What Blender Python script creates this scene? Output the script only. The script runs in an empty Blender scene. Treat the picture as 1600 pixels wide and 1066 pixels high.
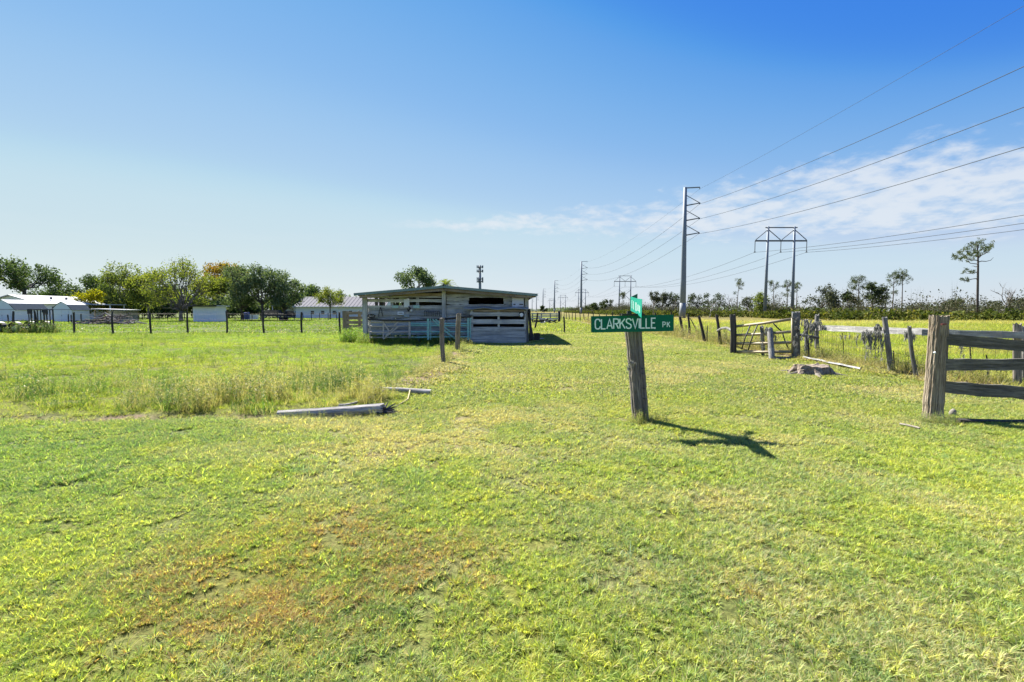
import bpy, math, random
import numpy as np
from mathutils import Vector, Matrix, Euler

# ------------------------------------------------------------------ camera, sky, sun, exposure
scene = bpy.context.scene
COL = scene.collection
F, CX, CY, HOR, CAMZ = 760.0, 800.0, 533.0, 486.0, 1.5
PITCH = math.atan((CY - HOR) / F)
cam_d = bpy.data.cameras.new('camera')
cam_d.sensor_width = 36.0
cam_d.lens = 36.0 * F / 1600.0
cam_d.clip_start = 0.05
cam_d.clip_end = 9000.0
cam = bpy.data.objects.new('camera', cam_d)
cam.location = (0, 0, CAMZ)
cam.rotation_euler = (math.pi / 2 - PITCH, 0, 0)
COL.objects.link(cam)
scene.camera = cam

SUN_EL = math.radians(44.0)
SUN_AZ = math.radians(-38.0)          # measured clockwise from +Y: the sun stands ahead and to the left
SUN_DIR = Vector((math.sin(SUN_AZ) * math.cos(SUN_EL), math.cos(SUN_AZ) * math.cos(SUN_EL), math.sin(SUN_EL)))

world = bpy.data.worlds.new('World')
scene.world = world
world.use_nodes = True


def nd(nt, typ, ins=None, **props):
    n = nt.nodes.new(typ)
    for k, v in props.items():
        setattr(n, k, v)
    for k, v in (ins or {}).items():
        s = n.inputs[k]
        if isinstance(v, bpy.types.NodeSocket):
            nt.links.new(v, s)
        else:
            s.default_value = v
    return n


def mth(nt, op, a, b=0.0, c=0.0, clamp=False):
    n = nd(nt, 'ShaderNodeMath', {0: a, 1: b, 2: c}, operation=op, use_clamp=clamp)
    return n.outputs[0]


def mixc(nt, fac, a, b, blend='MIX'):
    n = nt.nodes.new('ShaderNodeMix')
    n.data_type = 'RGBA'
    n.blend_type = blend
    n.clamp_factor = True
    for idx, v in ((0, fac), (6, a), (7, b)):
        if isinstance(v, bpy.types.NodeSocket):
            nt.links.new(v, n.inputs[idx])
        else:
            n.inputs[idx].default_value = v if idx == 0 else (tuple(v) + (1.0,))[:4]
    return n.outputs[2]


def ramp(nt, fac, stops):
    n = nt.nodes.new('ShaderNodeValToRGB')
    nt.links.new(fac, n.inputs[0])
    e = n.color_ramp.elements
    while len(e) > 1:
        e.remove(e[-1])
    for i, (p, c) in enumerate(stops):
        el = e[0] if i == 0 else e.new(p)
        el.position = p
        el.color = (tuple(c) + (1.0,))[:4] if not isinstance(c, (int, float)) else (c, c, c, 1)
    return n.outputs[0]


def smooth(nt, v, lo, hi):
    n = nd(nt, 'ShaderNodeMapRange', {0: v, 1: lo, 2: hi, 3: 0.0, 4: 1.0}, interpolation_type='SMOOTHSTEP')
    return n.outputs[0]


def build_world():
    nt = world.node_tree
    nt.nodes.clear()
    tc = nd(nt, 'ShaderNodeTexCoord')
    sky = nd(nt, 'ShaderNodeTexSky', sky_type='NISHITA', sun_disc=False)
    sky.sun_elevation = SUN_EL
    sky.sun_rotation = SUN_AZ
    sky.altitude = 0.0
    sky.air_density = 1.0
    sky.dust_density = 0.0
    sky.ozone_density = 2.0
    # response curve over the recorded sky, its low end raised to brighten the fill
    pre = nd(nt, 'ShaderNodeVectorMath', {0: sky.outputs[0], 3: 0.1}, operation='SCALE')
    cv = nd(nt, 'ShaderNodeRGBCurve', {'Color': pre.outputs[0]})
    for ci, pts in enumerate((((0, .04), (.10, .045), (.14, .055), (.17, .14), (.20, .215), (.22, .255), (.26, .345), (.33, .45), (.36, .51), (.40, .56), (.51, .61), (.72, .685), (1, .76)),
                              ((0, .15), (.17, .195), (.24, .25), (.28, .37), (.33, .455), (.37, .50), (.42, .565), (.52, .65), (.565, .71), (.60, .735), (.75, .765), (.92, .80), (1, .82)),
                              ((0, .60), (.30, .74), (.42, .795), (.55, .83), (.70, .86), (1, .835)))):
        c = cv.mapping.curves[ci]
        c.points[0].location = pts[0]
        c.points[1].location = pts[-1]
        for p in pts[1:-1]:
            c.points.new(*p)
    cv.mapping.update()
    sep = nd(nt, 'ShaderNodeSeparateXYZ', {0: tc.outputs['Generated']})
    x, y, z = sep.outputs
    zz = mth(nt, 'MAXIMUM', z, 0.0)
    den = mth(nt, 'ADD', zz, 0.22)
    px, py = mth(nt, 'DIVIDE', x, den), mth(nt, 'DIVIDE', y, den)
    pv = nd(nt, 'ShaderNodeCombineXYZ', {0: px, 1: py, 2: 0.0}).outputs[0]
    az = mth(nt, 'ARCTAN2', x, y)
    el = mth(nt, 'ARCSINE', z)
    # broken cloud bank lying low on the right hand side of the sky, with small wisps running out of it
    big = nd(nt, 'ShaderNodeTexNoise', {'Vector': pv, 'Scale': 2.6, 'Detail': 3.0, 'Roughness': 0.5}).outputs[0]
    fine = nd(nt, 'ShaderNodeTexNoise', {'Vector': pv, 'Scale': 9.0, 'Detail': 10.0, 'Roughness': 0.58, 'Distortion': 0.2}).outputs[0]
    side = smooth(nt, az, math.radians(-14), math.radians(42))
    elc = mth(nt, 'ADD', math.radians(9.9), mth(nt, 'MULTIPLY', side, math.radians(0.5)))
    wid = mth(nt, 'ADD', math.radians(1.5), mth(nt, 'MULTIPLY', side, math.radians(6.2)))
    dist = mth(nt, 'DIVIDE', mth(nt, 'ABSOLUTE', mth(nt, 'SUBTRACT', el, elc)), wid)
    band = mth(nt, 'SUBTRACT', 1.0, smooth(nt, dist, 0.0, 1.15))
    amt = mth(nt, 'MULTIPLY', band, mth(nt, 'ADD', 0.95, mth(nt, 'MULTIPLY', side, 0.32)))
    v = mth(nt, 'ADD', mth(nt, 'MULTIPLY', fine, 0.7), mth(nt, 'MULTIPLY', big, 0.4))
    thr = mth(nt, 'SUBTRACT', 0.85, mth(nt, 'MULTIPLY', amt, 0.40))
    cov = smooth(nt, mth(nt, 'SUBTRACT', v, thr), -0.03, 0.26)
    fade = mth(nt, 'MULTIPLY', smooth(nt, az, math.radians(-16), math.radians(-8)), smooth(nt, band, 0.0, 0.3))
    cov = mth(nt, 'MULTIPLY', cov, mth(nt, 'MULTIPLY', fade, 0.80))
    # thin veil close to the horizon
    st = nd(nt, 'ShaderNodeMapping', {'Vector': tc.outputs['Generated'], 'Scale': (3.0, 3.0, 46.0)}).outputs[0]
    veil = nd(nt, 'ShaderNodeTexNoise', {'Vector': st, 'Scale': 1.4, 'Detail': 4.0, 'Roughness': 0.55}).outputs[0]
    low = mth(nt, 'SUBTRACT', 1.0, smooth(nt, el, math.radians(4), math.radians(13)))
    vc = mth(nt, 'MULTIPLY', mth(nt, 'MULTIPLY', smooth(nt, veil, 0.45, 0.75), low), 0.10)
    fac = mth(nt, 'MAXIMUM', cov, vc)
    cl = mixc(nt, fac, cv.outputs[0], (0.80, 0.85, 0.91))
    cl = nd(nt, 'ShaderNodeVectorMath', {0: cl, 3: 5.74}, operation='SCALE').outputs[0]
    bg = nd(nt, 'ShaderNodeBackground', {'Color': cl, 'Strength': 0.05})
    out = nd(nt, 'ShaderNodeOutputWorld', {'Surface': bg.outputs[0]})


build_world()
sun_d = bpy.data.lights.new('sun', 'SUN')
sun_d.energy = 4.6
sun_d.angle = math.radians(0.53)
sun_d.color = (1.0, 0.955, 0.88)
sun = bpy.data.objects.new('sun', sun_d)
sun.rotation_euler = (-SUN_DIR).to_track_quat('-Z', 'Y').to_euler()
sun.location = (-30, 40, 50)
COL.objects.link(sun)
vs = scene.view_settings
vs.view_transform = 'Standard'
vs.look = 'None'
vs.exposure = 1.8
vs.gamma = 1.0
vs.use_curve_mapping = False
scene.render.engine = 'CYCLES'
scene.cycles.max_bounces = 6
scene.cycles.diffuse_bounces = 3
scene.cycles.transmission_bounces = 4
scene.cycles.transparent_max_bounces = 6
scene.cycles.use_denoising = True
scene.cycles.denoising_prefilter = 'ACCURATE'

# ------------------------------------------------------------------ helpers
rng = np.random.default_rng(7)
rnd = random.Random(11)


def W(px, py, d):
    """point on the vertical plane y = d that the photograph shows at pixel (px, py)"""
    u, v = (px - CX) / F, (CY - py) / F
    c, s = math.cos(PITCH), math.sin(PITCH)
    ry, rz = c + v * s, -s + v * c
    t = d / ry
    return Vector((u * t, d, CAMZ + rz * t))


def D(py):
    """distance of the flat ground seen at image row py"""
    v = (CY - py) / F
    c, s = math.cos(PITCH), math.sin(PITCH)
    ry, rz = c + v * s, -s + v * c
    return -CAMZ * ry / rz


def G(px, py):
    p = W(px, py, D(py))
    p.z = hgt1(p.x, p.y)
    return p


def vnoise(x, y, scale, seed=0, octaves=3, rough=0.5):
    """value noise in 0..1 on arrays"""
    x = np.asarray(x, float) / scale
    y = np.asarray(y, float) / scale
    tot, amp, norm = 0.0, 1.0, 0.0
    for o in range(octaves):
        xi, yi = np.floor(x), np.floor(y)
        fx, fy = x - xi, y - yi
        fx, fy = fx * fx * (3 - 2 * fx), fy * fy * (3 - 2 * fy)

        def h(i, j):
            n = np.sin(i * 127.1 + j * 311.7 + (seed + o * 17) * 74.7) * 43758.5453
            return n - np.floor(n)
        a, b, c, d = h(xi, yi), h(xi + 1, yi), h(xi, yi + 1), h(xi + 1, yi + 1)
        tot = tot + amp * ((a * (1 - fx) + b * fx) * (1 - fy) + (c * (1 - fx) + d * fx) * fy)
        norm += amp
        amp *= rough
        x, y = x * 2.03 + 5.1, y * 2.03 + 9.7
    return tot / norm


def sst(v, lo, hi):
    t = np.clip((v - lo) / (hi - lo), 0, 1)
    return t * t * (3 - 2 * t)


def hgt(x, y):
    x, y = np.asarray(x, float), np.asarray(y, float)
    h = (vnoise(x, y, 1.1, 3, 2) - 0.5) * 0.035 + (vnoise(x, y, 6.0, 5, 2) - 0.5) * 0.07
    h = h * (1 - 0.7 * sst(np.hypot(x, y), 40, 120))
    # old fence rows have heaped up a little
    row = np.exp(-((x + 2.0 + 0.25 * np.sin(y * 0.9)) / 0.45) ** 2) * sst(y, 6.6, 8.0) * (1 - sst(y, 21, 23))
    h = h + 0.07 * row
    row = np.exp(-((x - 9.35) / 0.6) ** 2) * sst(y, 8.5, 10)
    h = h + 0.10 * row
    ditch = np.exp(-((y - 6.75 - 0.12 * np.sin(x * 1.3)) / 0.28) ** 2) * (1 - sst(x, -2.6, -1.6))
    return h - 0.06 * ditch


def hgt1(x, y):
    return float(hgt(np.array([x]), np.array([y]))[0])


def tag(o, label=None, cat=None, group=None, kind=None):
    if label:
        o['label'] = label
    if cat:
        o['category'] = cat
    if group:
        o['group'] = group
    if kind:
        o['kind'] = kind
    return o


def empty(name, loc, label, cat, group=None):
    o = bpy.data.objects.new(name, None)
    o.empty_display_size = 0.2
    o.location = loc
    COL.objects.link(o)
    return tag(o, label, cat, group)


def rel(o):
    """world position of an object that has only location offsets above it"""
    p = Vector(o.location)
    while o.parent:
        o = o.parent
        p += Vector(o.location)
    return p


class MB:
    def __init__(self):
        self.v, self.f, self.n = [], [], 0
        self.smooth = False
        self.attr = []

    def add(self, verts, faces):
        base = self.n
        self.v.extend([tuple(p) for p in verts])
        self.f.extend([tuple(i + base for i in f) for f in faces])
        self.n += len(verts)
        return self

    def box(self, c, s, rot=None, jit=0.0):
        c = Vector(c)
        hx, hy, hz = s[0] / 2, s[1] / 2, s[2] / 2
        vs_ = []
        for x in (-hx, hx):
            for y in (-hy, hy):
                for z in (-hz, hz):
                    p = Vector((x + rnd.uniform(-jit, jit), y + rnd.uniform(-jit, jit), z + rnd.uniform(-jit, jit)))
                    if rot is not None:
                        p = rot @ p
                    vs_.append(c + p)
        return self.add(vs_, [(0, 1, 3, 2), (4, 6, 7, 5), (0, 4, 5, 1), (2, 3, 7, 6), (0, 2, 6, 4), (1, 5, 7, 3)])

    def bar(self, p0, p1, w, t, up=(0, 0, 1)):
        """rectangular bar: w along 'up', t across"""
        p0, p1 = Vector(p0), Vector(p1)
        d = (p1 - p0)
        L = d.length
        d.normalize()
        up = Vector(up)
        side = d.cross(up)
        if side.length < 1e-4:
            side = d.cross(Vector((1, 0, 0)))
        side.normalize()
        upv = side.cross(d)
        M = Matrix((d, side, upv)).transposed()
        return self.box((p0 + p1) / 2, (L, t, w), M)

    def tube(self, pts, rad, n=8, cap=True):
        pts = [Vector(p) for p in pts]
        if isinstance(rad, (int, float)):
            rad = [rad] * len(pts)
        vs_, fs = [], []
        ref = None
        for i, p in enumerate(pts):
            d = (pts[min(i + 1, len(pts) - 1)] - pts[max(i - 1, 0)])
            if d.length < 1e-9:
                d = Vector((0, 0, 1))
            d.normalize()
            if ref is None:
                ref = d.orthogonal().normalized()
            a = (ref - d * ref.dot(d))
            if a.length < 1e-5:
                a = d.orthogonal()
            a.normalize()
            ref = a
            b = d.cross(a)
            for k in range(n):
                t = 2 * math.pi * k / n
                vs_.append(p + (a * math.cos(t) + b * math.sin(t)) * rad[i])
        for i in range(len(pts) - 1):
            for k in range(n):
                k2 = (k + 1) % n
                fs.append((i * n + k, i * n + k2, (i + 1) * n + k2, (i + 1) * n + k))
        if cap:
            fs.append(tuple(range(n - 1, -1, -1)))
            fs.append(tuple((len(pts) - 1) * n + k for k in range(n)))
        return self.add(vs_, fs)

    def prism(self, poly, ext):
        """planar polygon (list of points) extruded by vector ext"""
        ext = Vector(ext)
        n = len(poly)
        vs_ = [Vector(p) for p in poly] + [Vector(p) + ext for p in poly]
        fs = [tuple(range(n - 1, -1, -1)), tuple(range(n, 2 * n))]
        for i in range(n):
            j = (i + 1) % n
            fs.append((i, j, n + j, n + i))
        return self.add(vs_, fs)

    def build(self, name, mat, parent=None, origin=None, smooth=False):
        org = Vector(origin) if origin is not None else (rel(parent) if parent is not None else Vector((0, 0, 0)))
        me = bpy.data.meshes.new(name)
        me.from_pydata([(p[0] - org.x, p[1] - org.y, p[2] - org.z) for p in self.v], [], self.f)
        if smooth:
            me.polygons.foreach_set('use_smooth', [True] * len(me.polygons))
        me.materials.append(mat)
        me.update()
        return link(name, me, parent, org)


def link(name, me, parent, org):
    o = bpy.data.objects.new(name, me)
    COL.objects.link(o)
    if parent is not None:
        o.parent = parent
        o.location = Vector(org) - rel(parent)
    else:
        o.location = org
    return o


def np_mesh(name, verts, tris=None, quads=None, attrs=None, smooth=False):
    me = bpy.data.meshes.new(name)
    verts = np.asarray(verts, np.float32)
    me.vertices.add(len(verts))
    me.vertices.foreach_set('co', verts.ravel())
    loops, starts, tot = [], [], 0
    if quads is not None and len(quads):
        q = np.asarray(quads, np.int32)
        loops.append(q.ravel())
        starts.append(np.arange(len(q)) * 4)
        tot = len(q) * 4
    if tris is not None and len(tris):
        t = np.asarray(tris, np.int32)
        loops.append(t.ravel())
        starts.append(tot + np.arange(len(t)) * 3)
    if loops:
        lo = np.concatenate(loops)
        st_ = np.concatenate(starts)
        me.loops.add(len(lo))
        me.loops.foreach_set('vertex_index', lo)
        me.polygons.add(len(st_))
        me.polygons.foreach_set('loop_start', st_.astype(np.int32))
        if smooth:
            me.polygons.foreach_set('use_smooth', np.ones(len(st_), bool))
    for k, (typ, arr) in (attrs or {}).items():
        a = me.attributes.new(k, typ, 'POINT')
        arr = np.asarray(arr)
        key = {'FLOAT': 'value', 'INT': 'value', 'FLOAT_VECTOR': 'vector', 'FLOAT_COLOR': 'color'}[typ]
        a.data.foreach_set(key, arr.ravel().astype(np.int32 if typ == 'INT' else np.float32))
    me.update()
    me.validate()
    return me


# ------------------------------------------------------------------ materials
MATS = {}


def newmat(name):
    m = bpy.data.materials.new(name)
    m.use_nodes = True
    nt = m.node_tree
    nt.nodes.clear()
    out = nd(nt, 'ShaderNodeOutputMaterial')
    MATS[name] = m
    return m, nt, out


def simple(name, col, rough=0.6, metal=0.0, var=0.12, scale=3.0, bump=0.0, streak=None, dirt=None, spec=0.5):
    m, nt, out = newmat(name)
    tc = nd(nt, 'ShaderNodeTexCoord')
    vec = tc.outputs['Object']
    if streak:
        vec = nd(nt, 'ShaderNodeMapping', {'Vector': vec, 'Scale': streak}).outputs[0]
    n1 = nd(nt, 'ShaderNodeTexNoise', {'Vector': vec, 'Scale': scale, 'Detail': 6.0, 'Roughness': 0.62}).outputs[0]
    c = mixc(nt, n1, tuple(x * (1 - 2 * var) for x in col), tuple(min(1, x * (1 + 2 * var)) for x in col))
    if dirt:
        n2 = nd(nt, 'ShaderNodeTexNoise', {'Vector': vec, 'Scale': scale * 0.45, 'Detail': 7.0, 'Roughness': 0.7}).outputs[0]
        c = mixc(nt, mth(nt, 'MULTIPLY', smooth(nt, n2, dirt[1], dirt[1] + 0.16), dirt[2] if len(dirt) > 2 else 0.8), c, dirt[0])
    b = nd(nt, 'ShaderNodeBsdfPrincipled', {'Base Color': c, 'Roughness': rough, 'Metallic': metal, 'Specular IOR Level': spec})
    if bump:
        bn = nd(nt, 'ShaderNodeBump', {'Strength': 0.6, 'Distance': bump, 'Height': n1})
        nt.links.new(bn.outputs[0], b.inputs['Normal'])
    nt.links.new(b.outputs[0], out.inputs[0])
    return m


def wood(name, dark, light, axis='X', moss=None, rust=None, bump=0.012, stretch=0.35, freq=9.0, tint=0.35):
    """weathered timber with the grain running along one local axis"""
    m, nt, out = newmat(name)
    tc = nd(nt, 'ShaderNodeTexCoord')
    oi = nd(nt, 'ShaderNodeObjectInfo')
    sc = {'X': (stretch, freq, freq), 'Z': (freq, freq, stretch), 'Y': (freq, stretch, freq)}[axis]
    off = nd(nt, 'ShaderNodeVectorMath', {0: tc.outputs['Object'], 1: nd(nt, 'ShaderNodeCombineXYZ', {0: mth(nt, 'MULTIPLY', oi.outputs['Random'], 37.0), 1: mth(nt, 'MULTIPLY', oi.outputs['Random'], 11.0), 2: 0.0}).outputs[0]}, operation='ADD')
    mp = nd(nt, 'ShaderNodeMapping', {'Vector': off.outputs[0], 'Scale': sc}).outputs[0]
    g1 = nd(nt, 'ShaderNodeTexNoise', {'Vector': mp, 'Scale': 1.0, 'Detail': 8.0, 'Roughness': 0.72, 'Distortion': 0.5}).outputs[0]
    g2 = nd(nt, 'ShaderNodeTexNoise', {'Vector': mp, 'Scale': 4.5, 'Detail': 5.0, 'Roughness': 0.7}).outputs[0]
    blot = nd(nt, 'ShaderNodeTexNoise', {'Vector': off.outputs[0], 'Scale': 1.3, 'Detail': 5.0, 'Roughness': 0.6}).outputs[0]
    g = mth(nt, 'ADD', mth(nt, 'MULTIPLY', g1, 0.65), mth(nt, 'MULTIPLY', g2, 0.35))
    c = ramp(nt, g, [(0.28, tuple(x * 0.35 for x in dark)), (0.42, dark), (0.60, light), (0.78, tuple(min(1, x * 1.25) for x in light))])
    c = mixc(nt, mth(nt, 'MULTIPLY', smooth(nt, blot, 0.42, 0.7), 0.55), c, tuple(x * 0.8 for x in dark))
    br = mth(nt, 'ADD', 1.0 - tint, mth(nt, 'MULTIPLY', oi.outputs['Random'], 2 * tint))
    c = mixc(nt, 1.0, c, nd(nt, 'ShaderNodeCombineColor', {0: br, 1: br, 2: br}).outputs[0], 'MULTIPLY')
    if moss:
        mn = nd(nt, 'ShaderNodeTexNoise', {'Vector': off.outputs[0], 'Scale': 5.0, 'Detail': 7.0, 'Roughness': 0.75}).outputs[0]
        c = mixc(nt, mth(nt, 'MULTIPLY', smooth(nt, mn, moss[1], moss[1] + 0.12), 0.85), c, moss[0])
    if rust:
        mn = nd(nt, 'ShaderNodeTexNoise', {'Vector': off.outputs[0], 'Scale': 2.2, 'Detail': 6.0, 'Roughness': 0.7}).outputs[0]
        c = mixc(nt, mth(nt, 'MULTIPLY', smooth(nt, mn, rust[1], rust[1] + 0.15), 0.7), c, rust[0])
    bn = nd(nt, 'ShaderNodeBump', {'Strength': 0.9, 'Distance': bump, 'Height': g})
    b = nd(nt, 'ShaderNodeBsdfPrincipled', {'Base Color': c, 'Roughness': 0.88, 'Specular IOR Level': 0.25, 'Normal': bn.outputs[0]})
    nt.links.new(b.outputs[0], out.inputs[0])
    return m


def leafmat(name, cols, trans=0.45, tmul=(1.25, 1.3, 0.55), attr='rnd', rough=0.8):
    """foliage: colour varies leaf by leaf and tuft by tuft, light passes through"""
    m, nt, out = newmat(name)
    a = nd(nt, 'ShaderNodeAttribute', attribute_name=attr)
    n = len(cols)
    c = ramp(nt, a.outputs['Fac'], [(i / max(1, n - 1), cc) for i, cc in enumerate(cols)])
    d = nd(nt, 'ShaderNodeBsdfPrincipled', {'Base Color': c, 'Roughness': rough, 'Specular IOR Level': 0.06})
    tcol = mixc(nt, 1.0, c, tmul, 'MULTIPLY')
    t = nd(nt, 'ShaderNodeBsdfTranslucent', {'Color': tcol})
    mx = nd(nt, 'ShaderNodeMixShader', {0: trans, 1: d.outputs[0], 2: t.outputs[0]})
    nt.links.new(mx.outputs[0], out.inputs[0])
    return m


# ------------------------------------------------------------------ ground
# colours of the turf, worked out once for the sheet and for the blades that grow on it
def zones(x, y):
    x, y = np.asarray(x, float), np.asarray(y, float)
    wob = (vnoise(x, y, 1.6, 21, 3) - 0.5) * 0.9
    left = (1 - sst(x + 2.0 + wob * 0.5, -0.35, 0.25)) * sst(y + wob * 0.35, 6.7, 7.15)
    left_far = (1 - sst(x, -5.5, -4.5)) * sst(y, 31.8, 33.0)
    right = sst(x - 9.35 + wob * 0.35, -0.25, 0.35) * sst(y, 7.0, 8.5)
    return left, left_far, right


def blob(x, y, c, rx, ry):
    return np.exp(-(((x - c.x) / rx) ** 2 + ((y - c.y) / ry) ** 2))


def turf(x, y):
    """-> colour (n,3) and dryness (n) of the grass at ground points"""
    x, y = np.asarray(x, float), np.asarray(y, float)
    left, left_far, right = zones(x, y)
    n1 = vnoise(x, y, 0.55, 31, 4, 0.6)
    n2 = vnoise(x, y, 2.2, 37, 4, 0.55)
    n3 = vnoise(x, y, 7.0, 41, 3)
    n4 = vnoise(x, y, 0.22, 43, 2)
    lime = np.array([0.212, 0.224, 0.050])
    green = np.array([0.110, 0.158, 0.042])
    straw = np.array([0.29, 0.26, 0.115])
    yel = np.array([0.27, 0.25, 0.04])
    brown = np.array([0.26, 0.125, 0.042])
    past = np.array([0.122, 0.154, 0.026])
    t = sst(0.55 * n1 + 0.45 * n2, 0.36, 0.62)[:, None]
    col = green * t + lime * (1 - t)
    # the mown strip carries dry thatch, the far left stays the greenest
    mown = 1 - np.clip(left + right, 0, 1)
    dry = 0.52 * sst(0.5 * n1 + 0.3 * n2 + 0.2 * n4, 0.40, 0.66) * mown * sst(x + 0.12 * y, -4.2, -1.0)
    dry = dry + 0.14 * sst(n1, 0.5, 0.8) * mown
    dry = dry + 0.36 * sst(0.6 * n2 + 0.4 * n1, 0.52, 0.66) * mown * sst(y, 4.5, 9)
    # worn and rusty patches that the photograph shows
    rust = np.zeros_like(x)
    for (px, py, rx, ry, a) in ((370, 880, .34, .20, .9), (470, 850, .34, .24, .8), (570, 850, .40, .30, .95), (640, 850, .3, .25, .7), (250, 940, .22, .14, .8),
                                (340, 915, .35, .15, .6), (190, 965, .18, .10, .6), (680, 905, .25, .2, .4), (40, 1000, .1, .06, .5), (1150, 925, .12, .1, .5),
                                (420, 960, .4, .2, .45), (560, 900, .5, .3, .5)):
        rust = rust + a * blob(x, y, W(px, py, D(py)), rx * 1.25, ry * 1.5)
    bare = np.zeros_like(x)
    for (px, py, rx, ry, a) in ((600, 690, .9, .55, .9), (560, 672, .7, .3, .7), (720, 650, .5, .6, .7), (640, 712, .6, .3, .6), (740, 700, .5, .4, .4), (850, 770, .4, .3, .45), (470, 665, .4, .2, .6),
                                (1060, 680, .3, .25, .25), (1200, 690, .5, .4, .35), (1110, 775, .5, .2, .35), (1560, 800, .5, .35, .4), (1330, 640, .6, .6, .3),
                                (960, 640, .8, .7, .4), (860, 600, .9, 1.2, .4), (1250, 580, .9, .9, .5), (760, 585, .5, 1.2, .4), (660, 560, .25, 2.5, .8)):
        bare = bare + a * blob(x, y, W(px, py, D(py)), rx, ry)
    ditch = np.exp(-((y - 6.8 - 0.12 * np.sin(x * 1.3)) / 0.22) ** 2) * (1 - sst(x, -2.4, -1.8)) * (0.5 + 1.1 * sst(vnoise(x, y, 0.7, 77, 3), 0.42, 0.62))
    rust = np.clip(rust * (0.1 + 1.2 * sst(0.6 * n1 + 0.4 * n4, 0.38, 0.66)) * 0.66, 0, 0.6)
    bare = np.clip(bare * (0.4 + 1.2 * sst(n1, 0.35, 0.62)), 0, 1)
    dry = np.clip(dry + bare * 0.8, 0, 0.95)
    col = col * (1 - dry[:, None]) + straw * dry[:, None]
    rk = (rust * 0.22)[:, None]
    col = col * (1 - rk) + (brown * 0.6 + yel * 0.4) * rk
    sprk = (sst(n4, 0.62, 0.85) * sst(n2, 0.35, 0.7) * 0.5 * mown)[:, None]
    col = col * (1 - sprk) + yel * sprk
    # left pasture: bright, even, yellow green
    p = past * (0.66 + 0.66 * n3)[:, None] * (0.7 + 0.6 * n2)[:, None]
    yl = sst(vnoise(x / 4, y, 1.6, 51, 3), 0.45, 0.7)[:, None] * 0.55
    p = p * (1 - yl) + np.array([0.185, 0.185, 0.022]) * yl
    p2 = np.array([0.105, 0.145, 0.018]) * (0.75 + 0.5 * vnoise(x / 3, y, 4.0, 53, 3))[:, None]
    p = p * (1 - left_far[:, None]) + p2 * left_far[:, None]
    col = col * (1 - left[:, None]) + p * left[:, None]
    # right pasture: rougher, straw toned towards the scrub
    r = np.array([0.165, 0.178, 0.027]) * (0.7 + 0.6 * n2)[:, None]
    tan = sst(vnoise(x / 3, y, 3.0, 61, 3), 0.45, 0.68) * 0.45 + 0.75 * sst(y + x * 0.1, 48, 66) * sst(x, 12, 30)
    tan = np.clip(tan, 0, 0.9)[:, None]
    r = r * (1 - tan) + np.array([0.27, 0.225, 0.075]) * tan
    col = col * (1 - right[:, None]) + r * right[:, None]
    # strip beyond the barn
    far = sst(y, 24, 40)[:, None] * (mown)[:, None]
    col = col * (1 - far) + (np.array([0.17, 0.195, 0.026]) * (0.75 + 0.5 * n2)[:, None]) * far
    row = np.exp(-((x - 9.2) / 0.4) ** 2) * sst(y, 8.5, 10) * (1 - sst(y, 60, 90)) * (0.3 + sst(n1, 0.35, 0.6))
    row2 = np.exp(-((x + 2.05 + 0.15 * np.sin(y)) / 0.34) ** 2) * sst(y, 8.5, 10) * (1 - sst(y, 15, 19)) * (0.55 + sst(n1, 0.35, 0.6))
    lit = np.clip(row + row2 + ditch * 1.0, 0, 1)
    col = col * (1 - 0.75 * lit[:, None]) + np.array([0.22, 0.165, 0.115]) * 0.75 * lit[:, None]
    soil = np.clip(lit + 0.45 * bare + 0.12 * rust, 0, 1)
    return col * 1.6, np.clip(dry + lit, 0, 1), soil, rust * mown


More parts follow.
